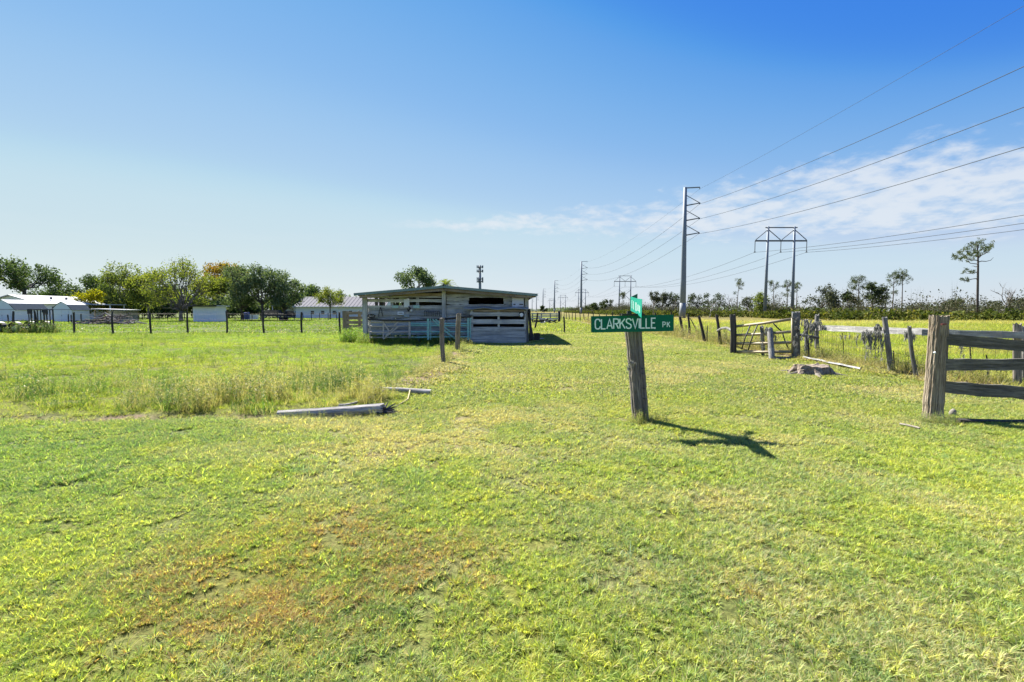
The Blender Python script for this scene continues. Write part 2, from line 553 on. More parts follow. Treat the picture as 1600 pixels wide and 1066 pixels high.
def build_ground():
    def axis(fine, lo, hi, step, far, growth):
        a = list(np.arange(lo, hi + 1e-6, step))
        s, v = step, hi
        while v < far:
            s *= growth
            v += s
            a.append(v)
        s, v = step, lo
        pre = []
        while v > -far:
            s *= growth
            v -= s
            pre.append(v)
        return np.array(pre[::-1] + a)
    xs = axis(0, -11, 12, 0.085, 3200, 1.16)
    ys0 = np.arange(0.6, 14, 0.085)
    ys, s, v = list(ys0), 0.085, ys0[-1]
    while v < 3600:
        s *= 1.022 if v < 70 else 1.2
        v += s
        ys.append(v)
    pre, s, v = [], 0.085, 0.6
    while v > -400:
        s *= 1.3
        v -= s
        pre.append(v)
    ys = np.array(pre[::-1] + ys)
    X, Y = np.meshgrid(xs, ys)
    x, y = X.ravel(), Y.ravel()
    z = hgt(x, y)
    col, dry, soil, rst = turf(x, y)
    nx, ny = len(xs), len(ys)
    i = np.arange(nx * ny).reshape(ny, nx)
    q = np.stack([i[:-1, :-1], i[:-1, 1:], i[1:, 1:], i[1:, :-1]], -1).reshape(-1, 4)
    rgba = np.concatenate([col, soil[:, None]], 1)
    me = np_mesh('ground', np.stack([x, y, z], 1), quads=q, attrs={'col': ('FLOAT_COLOR', rgba)}, smooth=True)
    m, nt, out = newmat('ground')
    a = nd(nt, 'ShaderNodeAttribute', attribute_name='col')
    geo = nd(nt, 'ShaderNodeNewGeometry')
    n1 = nd(nt, 'ShaderNodeTexNoise', {'Vector': geo.outputs['Position'], 'Scale': 26.0, 'Detail': 6.0, 'Roughness': 0.7}).outputs[0]
    n2 = nd(nt, 'ShaderNodeTexNoise', {'Vector': geo.outputs['Position'], 'Scale': 5.0, 'Detail': 5.0, 'Roughness': 0.65}).outputs[0]
    c = mixc(nt, smooth(nt, n1, 0.35, 0.68), mixc(nt, 1.0, a.outputs['Color'], (0.22, 0.21, 0.21), 'MULTIPLY'), mixc(nt, 1.0, a.outputs['Color'], (0.6, 0.56, 0.55), 'MULTIPLY'))
    c = mixc(nt, mth(nt, 'MULTIPLY', smooth(nt, n2, 0.4, 0.7), 0.3), c, mixc(nt, 1.0, a.outputs['Color'], (0.7, 0.85, 0.7), 'MULTIPLY'))
    earth = mixc(nt, n1, (0.10, 0.065, 0.038), (0.30, 0.22, 0.14))
    near = nd(nt, 'ShaderNodeCameraData')
    c = mixc(nt, mth(nt, 'MULTIPLY', smooth(nt, mth(nt, 'ADD', a.outputs['Alpha'], mth(nt, 'MULTIPLY', mth(nt, 'SUBTRACT', n1, 0.5), 0.9)), 0.3, 0.8), 0.85), c, earth)
    bn = nd(nt, 'ShaderNodeBump', {'Strength': 0.7, 'Distance': 0.03, 'Height': n1})
    b = nd(nt, 'ShaderNodeBsdfPrincipled', {'Base Color': c, 'Roughness': 0.95, 'Specular IOR Level': 0.1, 'Normal': bn.outputs[0]})
    nt.nodes.remove(near)
    nt.links.new(b.outputs[0], out.inputs[0])
    me.materials.append(m)
    o = bpy.data.objects.new('ground', me)
    COL.objects.link(o)
    tag(o, kind='structure')


build_ground()


# ------------------------------------------------------------------ grass
def grass_mat():
    m, nt, out = newmat('grass')
    ic = nd(nt, 'ShaderNodeAttribute', attribute_name='icol', attribute_type='INSTANCER')
    idr = nd(nt, 'ShaderNodeAttribute', attribute_name='idry', attribute_type='INSTANCER')
    a = nd(nt, 'ShaderNodeAttribute', attribute_name='rnd')
    h = nd(nt, 'ShaderNodeAttribute', attribute_name='hgt')
    oi = nd(nt, 'ShaderNodeObjectInfo')
    r = a.outputs['Fac']
    ir = nd(nt, 'ShaderNodeAttribute', attribute_name='irust', attribute_type='INSTANCER')
    geo = nd(nt, 'ShaderNodeNewGeometry')
    pn = nd(nt, 'ShaderNodeTexNoise', {'Vector': geo.outputs['Position'], 'Scale': 7.0, 'Detail': 4.0, 'Roughness': 0.65}).outputs[0]
    br = mth(nt, 'ADD', 0.62, mth(nt, 'MULTIPLY', mth(nt, 'FRACT', mth(nt, 'MULTIPLY', r, 5.7)), 0.95))
    c = mixc(nt, 1.0, ic.outputs['Color'], nd(nt, 'ShaderNodeCombineColor', {0: br, 1: br, 2: br}).outputs[0], 'MULTIPLY')
    # blade to blade and tuft to tuft the green runs from blue green to yellow
    c = mixc(nt, 1.0, c, mixc(nt, mth(nt, 'FRACT', mth(nt, 'MULTIPLY', r, 11.1)), (0.74, 0.92, 1.2), (1.2, 1.1, 0.85)), 'MULTIPLY')
    c = mixc(nt, 1.0, c, mixc(nt, smooth(nt, pn, 0.36, 0.64), (0.74, 0.86, 0.88), (1.18, 1.14, 1.06)), 'MULTIPLY')
    # some blades are straw, more of them where the turf is dry; some have rusted
    fr = mth(nt, 'FRACT', mth(nt, 'MULTIPLY', r, 17.3))
    sw = mth(nt, 'LESS_THAN', fr, mth(nt, 'ADD', 0.10, mth(nt, 'MULTIPLY', idr.outputs['Fac'], mth(nt, 'ADD', 0.12, mth(nt, 'MULTIPLY', pn, 0.72)))))
    c = mixc(nt, mth(nt, 'MULTIPLY', sw, 0.85), c, mixc(nt, r, (0.36, 0.28, 0.12), (0.52, 0.46, 0.28)))
    fr2 = mth(nt, 'FRACT', mth(nt, 'MULTIPLY', r, 29.7))
    sw2 = mth(nt, 'LESS_THAN', fr2, mth(nt, 'MULTIPLY', ir.outputs['Fac'], mth(nt, 'MULTIPLY', smooth(nt, pn, 0.3, 0.62), 0.95)))
    c = mixc(nt, mth(nt, 'MULTIPLY', sw2, 0.85), c, mixc(nt, r, (0.33, 0.165, 0.065), (0.52, 0.33, 0.15)))
    d = nd(nt, 'ShaderNodeBsdfPrincipled', {'Base Color': c, 'Roughness': 0.55, 'Specular IOR Level': 0.2})
    t = nd(nt, 'ShaderNodeBsdfTranslucent', {'Color': mixc(nt, 1.0, c, (1.35, 1.4, 0.75), 'MULTIPLY')})
    mx = nd(nt, 'ShaderNodeMixShader', {0: 0.48, 1: d.outputs[0], 2: t.outputs[0]})
    nt.links.new(mx.outputs[0], out.inputs[0])
    return m


def blades(n, R, hmin, hmax, w, lean, seed, bend=0.5, seg=2):
    r = np.random.default_rng(seed)
    rad = R * np.sqrt(r.random(n))
    th = r.random(n) * 2 * np.pi
    bx, by = rad * np.cos(th), rad * np.sin(th)
    hh = hmin + (hmax - hmin) * r.random(n) ** 1.4
    ld = r.random(n) * 2 * np.pi
    la = lean * (0.25 + 0.75 * r.random(n))
    fd = r.random(n) * np.pi * 2
    ww = w * (0.6 + 0.8 * r.random(n))
    V, A, H = [], [], []
    rn = r.random(n)
    for k in range(seg + 1):
        t = k / seg
        off = hh * (np.sin(la) * t + bend * la * t * t)
        zz = hh * t * np.cos(la * (0.6 + 0.5 * t))
        cx, cy = bx + np.cos(ld) * off, by + np.sin(ld) * off
        wk = ww * (1 - t ** 1.6) * 0.5
        if k < seg:
            V.append(np.stack([cx - np.cos(fd) * wk, cy - np.sin(fd) * wk, zz], 1))
            V.append(np.stack([cx + np.cos(fd) * wk, cy + np.sin(fd) * wk, zz], 1))
        else:
            V.append(np.stack([cx, cy, zz], 1))
    nv = 2 * seg + 1
    P = np.stack(V, 1).reshape(-1, 3)
    P[:, 2] -= 0.006
    b = np.arange(n) * nv
    quads = [np.stack([b + 2 * k, b + 2 * k + 1, b + 2 * k + 3, b + 2 * k + 2], 1) for k in range(seg - 1)]
    tris = np.stack([b + 2 * seg - 2, b + 2 * seg - 1, b + 2 * seg], 1)
    return P, np.concatenate(quads) if quads else None, tris, np.repeat(rn, nv)


def tufts(nt, nb, R, hmin, hmax, w, seed, br=0.012, lean=(0.35, 1.25)):
    """a patch of turf: many small tufts, blades leaning outward from each"""
    r = np.random.default_rng(seed)
    n = nt * nb
    rad, th = R * np.sqrt(r.random(nt)), r.random(nt) * 6.283
    tx, ty = np.repeat(rad * np.cos(th), nb), np.repeat(rad * np.sin(th), nb)
    th_ = np.repeat(0.55 + 0.8 * r.random(nt), nb)
    tr = np.repeat(r.random(nt), nb)
    ld = r.random(n) * 6.283
    bx, by = tx + np.cos(ld) * br * r.random(n), ty + np.sin(ld) * br * r.random(n)
    hh = (hmin + (hmax - hmin) * r.random(n)) * th_
    la = lean[0] + (lean[1] - lean[0]) * r.random(n)
    fd = ld + np.pi / 2 + r.normal(size=n) * 0.5
    ww = w * (0.6 + 0.8 * r.random(n))
    rn = np.mod(tr * 0.35 + r.random(n) * 0.65, 1.0)
    V = []
    for k in range(3):
        t = k / 2
        off = hh * (np.sin(la) * t * 0.8 + 0.45 * la * t * t)
        zz = hh * (t * np.cos(la * 0.75) + (0.12 * t * (1 - t) * 4))
        cx, cy = bx + np.cos(ld) * off, by + np.sin(ld) * off
        wk = ww * (1 - t ** 1.6) * 0.5
        if k < 2:
            V.append(np.stack([cx - np.cos(fd) * wk, cy - np.sin(fd) * wk, zz], 1))
            V.append(np.stack([cx + np.cos(fd) * wk, cy + np.sin(fd) * wk, zz], 1))
        else:
            V.append(np.stack([cx, cy, zz], 1))
    P = np.stack(V, 1).reshape(-1, 3)
    P[:, 2] -= 0.004
    b = np.arange(n) * 5
    return P, np.stack([b, b + 1, b + 3, b + 2], 1), np.stack([b + 2, b + 3, b + 4], 1), np.repeat(rn, 5)


CLUMPS = bpy.data.collections.new('grass_clumps')
GMAT = grass_mat()


def add_clump(i, P, Q, T, A):
    me = np_mesh('clump_%02d' % i, P, tris=T, quads=Q, attrs={'rnd': ('FLOAT', A)})
    me.materials.append(GMAT)
    CLUMPS.objects.link(bpy.data.objects.new('clump_%02d' % i, me))


def merge(parts):
    Ps, Qs, Ts, As, n = [], [], [], [], 0
    for P, Q, T, A in parts:
        Ps.append(P)
        As.append(A)
        if Q is not None:
            Qs.append(Q + n)
        Ts.append(T + n)
        n += len(P)
    return np.concatenate(Ps), (np.concatenate(Qs) if Qs else None), np.concatenate(Ts), np.concatenate(As)


for i in range(4):      # 0-3 short lawn close by
    add_clump(i, *merge([tufts(34, 24, 0.25, 0.022, 0.058, 0.0062, 100 + i), blades(60, 0.25, 0.03, 0.075, 0.0050, 1.1, 140 + i)]))
for i in range(4, 6):   # 4-5 a coarser tuft standing out of the lawn
    add_clump(i, *blades(38, 0.06, 0.05, 0.12, 0.0055, 0.85, 100 + i, seg=3))
for i in range(6, 9):   # 6-8 lawn further off
    add_clump(i, *tufts(80, 13, 0.42, 0.02, 0.05, 0.0095, 100 + i, br=.02))
for i in range(9, 12):  # 9-11 turf in the distance
    add_clump(i, *blades(60, 0.55, 0.04, 0.11, 0.03, 1.0, 100 + i))
for i in range(12, 15):  # 12-14 rough pasture grass
    add_clump(i, *blades(60, 0.24, 0.08, 0.22, 0.008, 0.8, 100 + i, seg=3))


def weed(seed, n, R, h0, h1):
    r = np.random.default_rng(seed)
    parts = [blades(n, R, h0 * 0.5, h1, 0.007, 0.55, seed, bend=0.7, seg=3)]
    # upright stalks carrying seed heads or small leaves
    for k in range(7):
        x, y = (r.random(2) - 0.5) * R * 1.6
        hh = h1 * (0.7 + 0.7 * r.random())
        dx, dy = (r.random(2) - 0.5) * 0.3 * hh
        P, Q, T, A = blades(26, 0.018, 0.02, 0.055, 0.009, 1.2, seed * 31 + k)
        t = r.random(26).repeat(5) * 0.75 + 0.25
        P = P + np.stack([x + dx * t, y + dy * t, hh * t], 1)
        A = A * 0 + (0.05 if k % 2 else 0.55) + 0.3 * A
        parts.append((P, Q, T, A))
        S = np.array([[x - .003, y, 0], [x + .003, y, 0], [x + dx, y + dy, hh]])
        parts.append((S, None, np.array([[0, 1, 2]]), np.array([.3, .3, .3])))
    return merge(parts)


for i in range(15, 19):  # 15-18 tall weeds
    add_clump(i, *weed(200 + i, 40, 0.16, 0.16, 0.34))
for i in range(19, 21):  # 19-20 dead stems and litter
    add_clump(i, *blades(34, 0.2, 0.05, 0.30, 0.007, 1.0, 300 + i, seg=3))


def scatter_tree():
    g = bpy.data.node_groups.new('scatter', 'GeometryNodeTree')
    g.interface.new_socket('Geometry', in_out='INPUT', socket_type='NodeSocketGeometry')
    g.interface.new_socket('Geometry', in_out='OUTPUT', socket_type='NodeSocketGeometry')
    gi, go = g.nodes.new('NodeGroupInput'), g.nodes.new('NodeGroupOutput')
    ci = g.nodes.new('GeometryNodeCollectionInfo')
    ci.inputs['Collection'].default_value = CLUMPS
    ci.inputs['Separate Children'].default_value = True
    ci.inputs['Reset Children'].default_value = True
    ip = g.nodes.new('GeometryNodeInstanceOnPoints')
    ip.inputs['Pick Instance'].default_value = True

    def na(name, typ):
        n = g.nodes.new('GeometryNodeInputNamedAttribute')
        n.data_type = typ
        n.inputs['Name'].default_value = name
        return n.outputs['Attribute']
    L = g.links.new
    L(gi.outputs[0], ip.inputs['Points'])
    L(ci.outputs[0], ip.inputs['Instance'])
    L(na('idx', 'INT'), ip.inputs['Instance Index'])
    er = g.nodes.new('FunctionNodeEulerToRotation')
    L(na('rot', 'FLOAT_VECTOR'), er.inputs[0])
    L(er.outputs[0], ip.inputs['Rotation'])
    L(na('scl', 'FLOAT_VECTOR'), ip.inputs['Scale'])
    L(ip.outputs[0], go.inputs[0])
    return g


SCAT = scatter_tree()


def scatter(name, x, y, idx, scl, label, cat, colmul=None, zadd=0.0, col=None, dry=None, zs=None, tilt=None):
    n = len(x)
    z = hgt(x, y) + zadd
    c, d, s, rs = turf(x, y)
    if col is not None:
        c = col
    if dry is not None:
        d = dry
    if colmul is not None:
        c = c * colmul
    r = np.random.default_rng(len(x))
    tl = 0.24 if tilt is None else tilt
    rot = np.stack([(r.random(n) - 0.5) * tl, (r.random(n) - 0.5) * tl, r.random(n) * 6.283], 1)
    sc = np.stack([scl, scl, scl if zs is None else scl * zs], 1)
    me = np_mesh(name, np.stack([x, y, z], 1), attrs={
        'idx': ('INT', idx), 'rot': ('FLOAT_VECTOR', rot), 'scl': ('FLOAT_VECTOR', sc),
        'icol': ('FLOAT_COLOR', np.concatenate([c, np.ones((n, 1))], 1)), 'irust': ('FLOAT', rs), 'idry': ('FLOAT', d)})
    o = bpy.data.objects.new(name, me)
    COL.objects.link(o)
    md = o.modifiers.new('scatter', 'NODES')
    md.node_group = SCAT
    tag(o, label, cat, kind='stuff')
    return o


def wedge(y0, y1, dens, margin=1.35, pad=1.5, seed=0):
    """random points on the ground in front of the camera"""
    r = np.random.default_rng(900 + seed)
    w1 = y1 * margin + pad
    n = int(dens * (y1 - y0) * 2 * w1)
    y = y0 + (y1 - y0) * r.random(n)
    x = (r.random(n) * 2 - 1) * w1
    k = np.abs(x) < y * margin + pad
    return x[k], y[k], r


def build_grass():
    # mown lawn
    X, Y, I, S = [], [], [], []
    for (y0, y1, dens, ids, sc, seed) in ((0.9, 4.2, 58, (0, 4), 0.66, 1), (4.2, 8.0, 40, (0, 4), 0.78, 2), (8.0, 16, 12, (6, 9), 1.0, 3), (16, 34, 7, (6, 9), 1.25, 4),
                                          (30, 110, 0.75, (9, 12), 1.5, 5)):
        x, y, r = wedge(y0, y1, dens, seed=seed)
        left, lf, right = zones(x, y)
        barn = (x > -7.2) & (x < 0.9) & (y > 22.4) & (y < 33)
        k = (np.clip(left + right, 0, 1) < r.random(len(x)) + 0.02) & ~barn
        if y0 >= 30:
            k = (np.abs(x) < 500) & ~barn & ~((x > 34) & (y > 62 + 0.02 * x))
        _, dd, so, _r = turf(x, y)
        k &= r.random(len(x)) > so * 0.6
        x, y = x[k], y[k]
        X.append(x)
        Y.append(y)
        ii = r.integers(ids[0], ids[1], len(x))
        ss = sc * (0.7 + 0.6 * r.random(len(x))) * (0.75 + 0.5 * vnoise(x, y, 0.8, 88, 2))
        if y0 < 8:
            far_ = y0 >= 8
            tuft = (r.random(len(x)) < 0.07 * (0.3 + 1.6 * sst(vnoise(x, y, 0.9, 89, 2), 0.5, 0.7)))
            ii = np.where(tuft, r.integers(4, 6, len(x)), ii)
        I.append(ii)
        S.append(ss)
    x, y, i, s = map(np.concatenate, (X, Y, I, S))
    cc = turf(x, y)[0]
    tf = (i == 4) | (i == 5)
    cc[tf] *= np.array([0.66, 0.82, 1.3])
    # fine close blades hide less of the sheet than the broad distant ones do
    cc *= (1.12 - 0.34 * sst(y, 3.5, 10.0))[:, None]
    scatter('lawn_grass', x, y, i, s, col=cc, tilt=0.05, label='short mown lawn of green blades mixed with dry straw', cat='grass')

    # left pasture
    X, Y, I, S = [], [], [], []
    for (y0, y1, dens, ids, sc, seed) in ((6.6, 13, 34, (12, 15), 0.42, 11), (13, 32, 13, (12, 15), 0.62, 12)):
        x, y, r = wedge(y0, y1, dens, seed=seed)
        left, lf, right = zones(x, y)
        barn = (x > -7.6) & (y > 22.3)
        _, dd, so, _r = turf(x, y)
        k = (left > r.random(len(x))) & ~barn & (r.random(len(x)) > so * 1.1)
        x, y = x[k], y[k]
        X.append(x)
        Y.append(y)
        I.append(r.integers(ids[0], ids[1], len(x)))
        S.append(sc * (0.7 + 0.6 * r.random(len(x))))
    x, y, i, s = map(np.concatenate, (X, Y, I, S))
    scatter('pasture_grass', x, y, i, s, 'bright green pasture grass left of the old fence row', 'grass')

    # right pasture
    X, Y, I, S = [], [], [], []
    for (y0, y1, dens, ids, sc, seed) in ((7.5, 18, 16, (12, 15), 1.0, 21), (18, 40, 6, (12, 15), 1.5, 22), (40, 66, 1.5, (12, 15), 2.2, 23)):
        x, y, r = wedge(y0, y1, dens, seed=seed)
        left, lf, right = zones(x, y)
        k = right > r.random(len(x))
        x, y = x[k], y[k]
        X.append(x)
        Y.append(y)
        I.append(r.integers(ids[0], ids[1], len(x)))
        S.append(sc * (0.55 + 0.7 * r.random(len(x))) * (0.6 + 0.8 * vnoise(x, y, 2.0, 90, 2)))
    x, y, i, s = map(np.concatenate, (X, Y, I, S))
    scatter('rough_pasture_grass', x, y, i, s, 'rough yellow green pasture grass beyond the right hand wire fence', 'grass')

    # tall weeds along the edge of the left pasture
    x, y, r = wedge(6.85, 11.5, 60, seed=31)
    left, lf, right = zones(x, y)
    band = sst(y, 6.95, 7.3) * (1 - sst(y, 8.8, 11.2)) * (0.18 + 0.82 * sst(x, -7.0, -4.0)) * (0.06 + 1.2 * sst(vnoise(x, y, 0.9, 91, 3), 0.42, 0.68))
    k = (left > 0.5) & (band * 0.8 > r.random(len(x)))
    # the fallen post lies in a gap
    k &= ~((x > -3.55) & (x < -1.5) & (y > 6.5) & (y < 7.35))
    k &= ~((x > -2.6) & (x < -1.0) & (y > 8.1) & (y < 9.3) & (r.random(len(x)) < 0.8))
    x, y = x[k], y[k]
    n = len(x)
    hue = vnoise(x, y, 1.3, 92, 3)
    t = sst(hue + 0.15 * (r.random(n) - 0.5), 0.36, 0.62)[:, None]
    c = np.array([0.065, 0.115, 0.028]) * (1 - t) + np.array([0.24, 0.225, 0.08]) * t
    scatter('tall_weeds', x, y, r.integers(15, 19, n), (0.35 + 0.75 * r.random(n)) * (0.55 + 0.8 * vnoise(x, y, 1.2, 95, 2)), 'tall seeding weeds along the edge of the left pasture', 'weeds', col=c, dry=0.15 + 0.45 * t[:, 0])

    # weeds under the old fence row, under the right fence and round the barn
    X, Y, S, C, Dd, I = [], [], [], [], [], []

    def strip(n, fx, fy, sc, col, dry, ids=(15, 19)):
        r = np.random.default_rng(n + int(sc * 100))
        t = r.random(n)
        X.append(fx(t, r))
        Y.append(fy(t, r))
        S.append(sc * (0.5 + 0.9 * r.random(n)))
        c = np.array(col)[None, :] * (0.7 + 0.6 * r.random(n))[:, None]
        C.append(c)
        Dd.append(np.full(n, dry))
        I.append(r.integers(ids[0], ids[1], n))
    strip(70, lambda t, r: -2.0 + r.normal(0, .22, len(t)), lambda t, r: 10.5 + t * 11.5, 0.6, (0.14, 0.17, 0.04), 0.4)
    strip(260, lambda t, r: -3.2 - 24 * r.random(len(t)), lambda t, r: 9.5 + 21 * t, 0.6, (0.075, 0.125, 0.03), 0.12)
    strip(420, lambda t, r: 9.35 + r.normal(0, .28, len(t)), lambda t, r: 9.5 + 30 * t ** 1.3, 0.8, (0.15, 0.17, 0.045), 0.55)
    strip(520, lambda t, r: 9.35 + r.normal(0, .30, len(t)), lambda t, r: 9.5 + 45 * t ** 1.3, 1.0, (0.21, 0.15, 0.08), 0.95, (19, 21))
    strip(260, lambda t, r: -7.1 + 5.0 * t, lambda t, r: 21.9 + r.random(len(t)) * 1.1, 0.85, (0.14, 0.20, 0.03), 0.15)
    strip(130, lambda t, r: -8.2 + 1.5 * r.random(len(t)), lambda t, r: 23.2 + r.random(len(t)) * 1.8, 1.2, (0.13, 0.21, 0.03), 0.0)
    strip(130, lambda t, r: 9.3 + r.normal(0, .22, len(t)), lambda t, r: 17.5 + 45 * t ** 1.2, 1.7, (0.19, 0.16, 0.10), 0.6)
    strip(36, lambda t, r: 5.75 + r.normal(0, .15, len(t)), lambda t, r: 6.52 + r.normal(0, .08, len(t)), 0.3, (0.17, 0.22, 0.08), 0.3)
    strip(30, lambda t, r: 1.76 + r.normal(0, .12, len(t)), lambda t, r: 6.5 + r.normal(0, .1, len(t)), 0.35, (0.17, 0.2, 0.06), 0.4)
    strip(45, lambda t, r: -3.3 + 1.4 * t, lambda t, r: 6.72 + r.normal(0, .05, len(t)), 0.25, (0.16, 0.19, 0.05), 0.3)
    strip(90, lambda t, r: -36 + 6 * t, lambda t, r: 31.5 + r.random(len(t)) * 1.2, 1.5, (0.07, 0.12, 0.025), 0.1)
    x, y, s, c, d, i = map(np.concatenate, (X, Y, S, C, Dd, I))
    scatter('fence_row_weeds', x, y, i, s, 'scattered weeds and dead stems along the fence rows', 'weeds', col=c, dry=d)


build_grass()
# ------------------------------------------------------------------ trees and scrub
BARK = simple('bark_grey', (0.13, 0.115, 0.10), rough=0.9, var=0.25, scale=2.5, streak=(3, 3, 0.6))
BARK_DARK = simple('bark_dark', (0.055, 0.046, 0.04), rough=0.9, var=0.25, scale=2.5, streak=(3, 3, 0.6))
BARK_PALE = simple('bark_pale', (0.26, 0.245, 0.22), rough=0.9, var=0.25, scale=2.5, streak=(3, 3, 0.6))
LEAF = {
    'oak': leafmat('leaf_oak', [(0.034, 0.061, 0.024), (0.065, 0.105, 0.037), (0.105, 0.150, 0.058), (0.170, 0.212, 0.102)], 0.28),
    'silver': leafmat('leaf_silver', [(0.052, 0.084, 0.042), (0.096, 0.140, 0.070), (0.149, 0.193, 0.108), (0.263, 0.298, 0.201)], 0.28),
    'mid': leafmat('leaf_mid', [(0.065, 0.096, 0.026), (0.123, 0.160, 0.041), (0.174, 0.210, 0.052), (0.246, 0.261, 0.087)], 0.38),
    'lime': leafmat('leaf_lime', [(0.085, 0.118, 0.024), (0.140, 0.172, 0.036), (0.185, 0.208, 0.046), (0.250, 0.245, 0.060)], 0.42),
    'gold': leafmat('leaf_gold', [(0.144, 0.132, 0.024), (0.240, 0.180, 0.030), (0.288, 0.168, 0.036), (0.336, 0.156, 0.042)], 0.40),
    'yellow': leafmat('leaf_yellow', [(0.13, 0.145, 0.012), (0.24, 0.24, 0.012), (0.33, 0.30, 0.015), (0.40, 0.35, 0.02)], 0.42),
    'pine': leafmat('leaf_pine', [(0.028, 0.048, 0.020), (0.052, 0.076, 0.028), (0.082, 0.102, 0.038), (0.12, 0.13, 0.06)], 0.25),
    'darkoak': leafmat('leaf_darkoak', [(0.024, 0.040, 0.018), (0.045, 0.066, 0.028), (0.070, 0.092, 0.042), (0.115, 0.13, 0.075)], 0.25),
    'greyoak': leafmat('leaf_greyoak', [(0.045, 0.058, 0.034), (0.072, 0.086, 0.052), (0.105, 0.115, 0.076), (0.15, 0.155, 0.115)], 0.22, tmul=(1.1, 1.15, 0.7)),
    'moss': leafmat('leaf_grey', [(0.13, 0.13, 0.115), (0.21, 0.21, 0.19), (0.30, 0.295, 0.265), (0.42, 0.41, 0.38)], 0.2, tmul=(1.0, 1.0, 0.9)),
    'palmetto': leafmat('leaf_palmetto', [(0.030, 0.048, 0.012), (0.062, 0.082, 0.018), (0.105, 0.118, 0.028), (0.23, 0.20, 0.05)], 0.30),
    'brush': leafmat('leaf_brush', [(0.038, 0.050, 0.022), (0.062, 0.070, 0.036), (0.088, 0.084, 0.052), (0.120, 0.104, 0.072)], 0.2, tmul=(1.1, 1.1, 0.8)),
}


def cards(C, size, r, rn, droop=0.0, aspect=0.55, clump_id=None):
    """leaf sized faces, one at every centre in C (n,3)"""
    n = len(C)
    a = r.normal(size=(n, 3))
    a[:, 2] -= droop
    a /= np.linalg.norm(a, axis=1)[:, None]
    b = r.normal(size=(n, 3))
    b = b - a * (a * b).sum(1)[:, None]
    b /= np.linalg.norm(b, axis=1)[:, None] + 1e-9
    s = (size * (0.6 + 0.8 * r.random(n)))[:, None]
    nn = np.cross(a, b)
    p0 = C - a * s * 0.5
    p1 = C + b * s * 0.5 * aspect + nn * s * 0.08
    p2 = C + a * s * 0.5
    p3 = C - b * s * 0.5 * aspect + nn * s * 0.08
    V = np.stack([p0, p1, p2, p3], 1).reshape(-1, 3)
    i = np.arange(n) * 4
    return V, np.stack([i, i + 1, i + 2, i + 3], 1), np.repeat(rn, 4)


def crown_points(r, blobs, nclump, nleaf, cr, shell=0.55):
    """blobs: (n,4) centre and radius -> leaf centres, variation, clump centres"""
    Cs, Rn, K = [], [], []
    for (x, y, z, R) in blobs:
        d = r.normal(size=(nclump, 3))
        d /= np.linalg.norm(d, axis=1)[:, None]
        rad = R * (shell + (1 - shell) * r.random(nclump) ** 0.6)
        c = np.array([x, y, z]) + d * rad[:, None] * np.array([1, 1, 0.78])
        K.append(c)
        base = 0.12 + 0.62 * r.random(nclump)
        jj = r.normal(size=(nclump, nleaf, 3)) * cr * 0.5
        P = (c[:, None, :] + jj).reshape(-1, 3)
        Cs.append(P)
        Rn.append(np.clip(np.repeat(base, nleaf) + 0.22 * r.normal(size=nclump * nleaf), 0, 1))
    return np.concatenate(Cs), np.concatenate(Rn), K


def curve_pts(p0, p1, bow, n=5, r=None):
    p0, p1 = Vector(p0), Vector(p1)
    out = []
    for i in range(n):
        t = i / (n - 1)
        p = p0.lerp(p1, t)
        p = p + Vector(bow) * (4 * t * (1 - t))
        if r is not None and 0 < i < n - 1:
            L = (p1 - p0).length * 0.05
            p = p + Vector((r.normal() * L, r.normal() * L, r.normal() * L))
        out.append(p)
    return out


def place_parts(root, parts):
    for nm, me in parts:
        o = bpy.data.objects.new(nm, me)
        COL.objects.link(o)
        o.parent = root


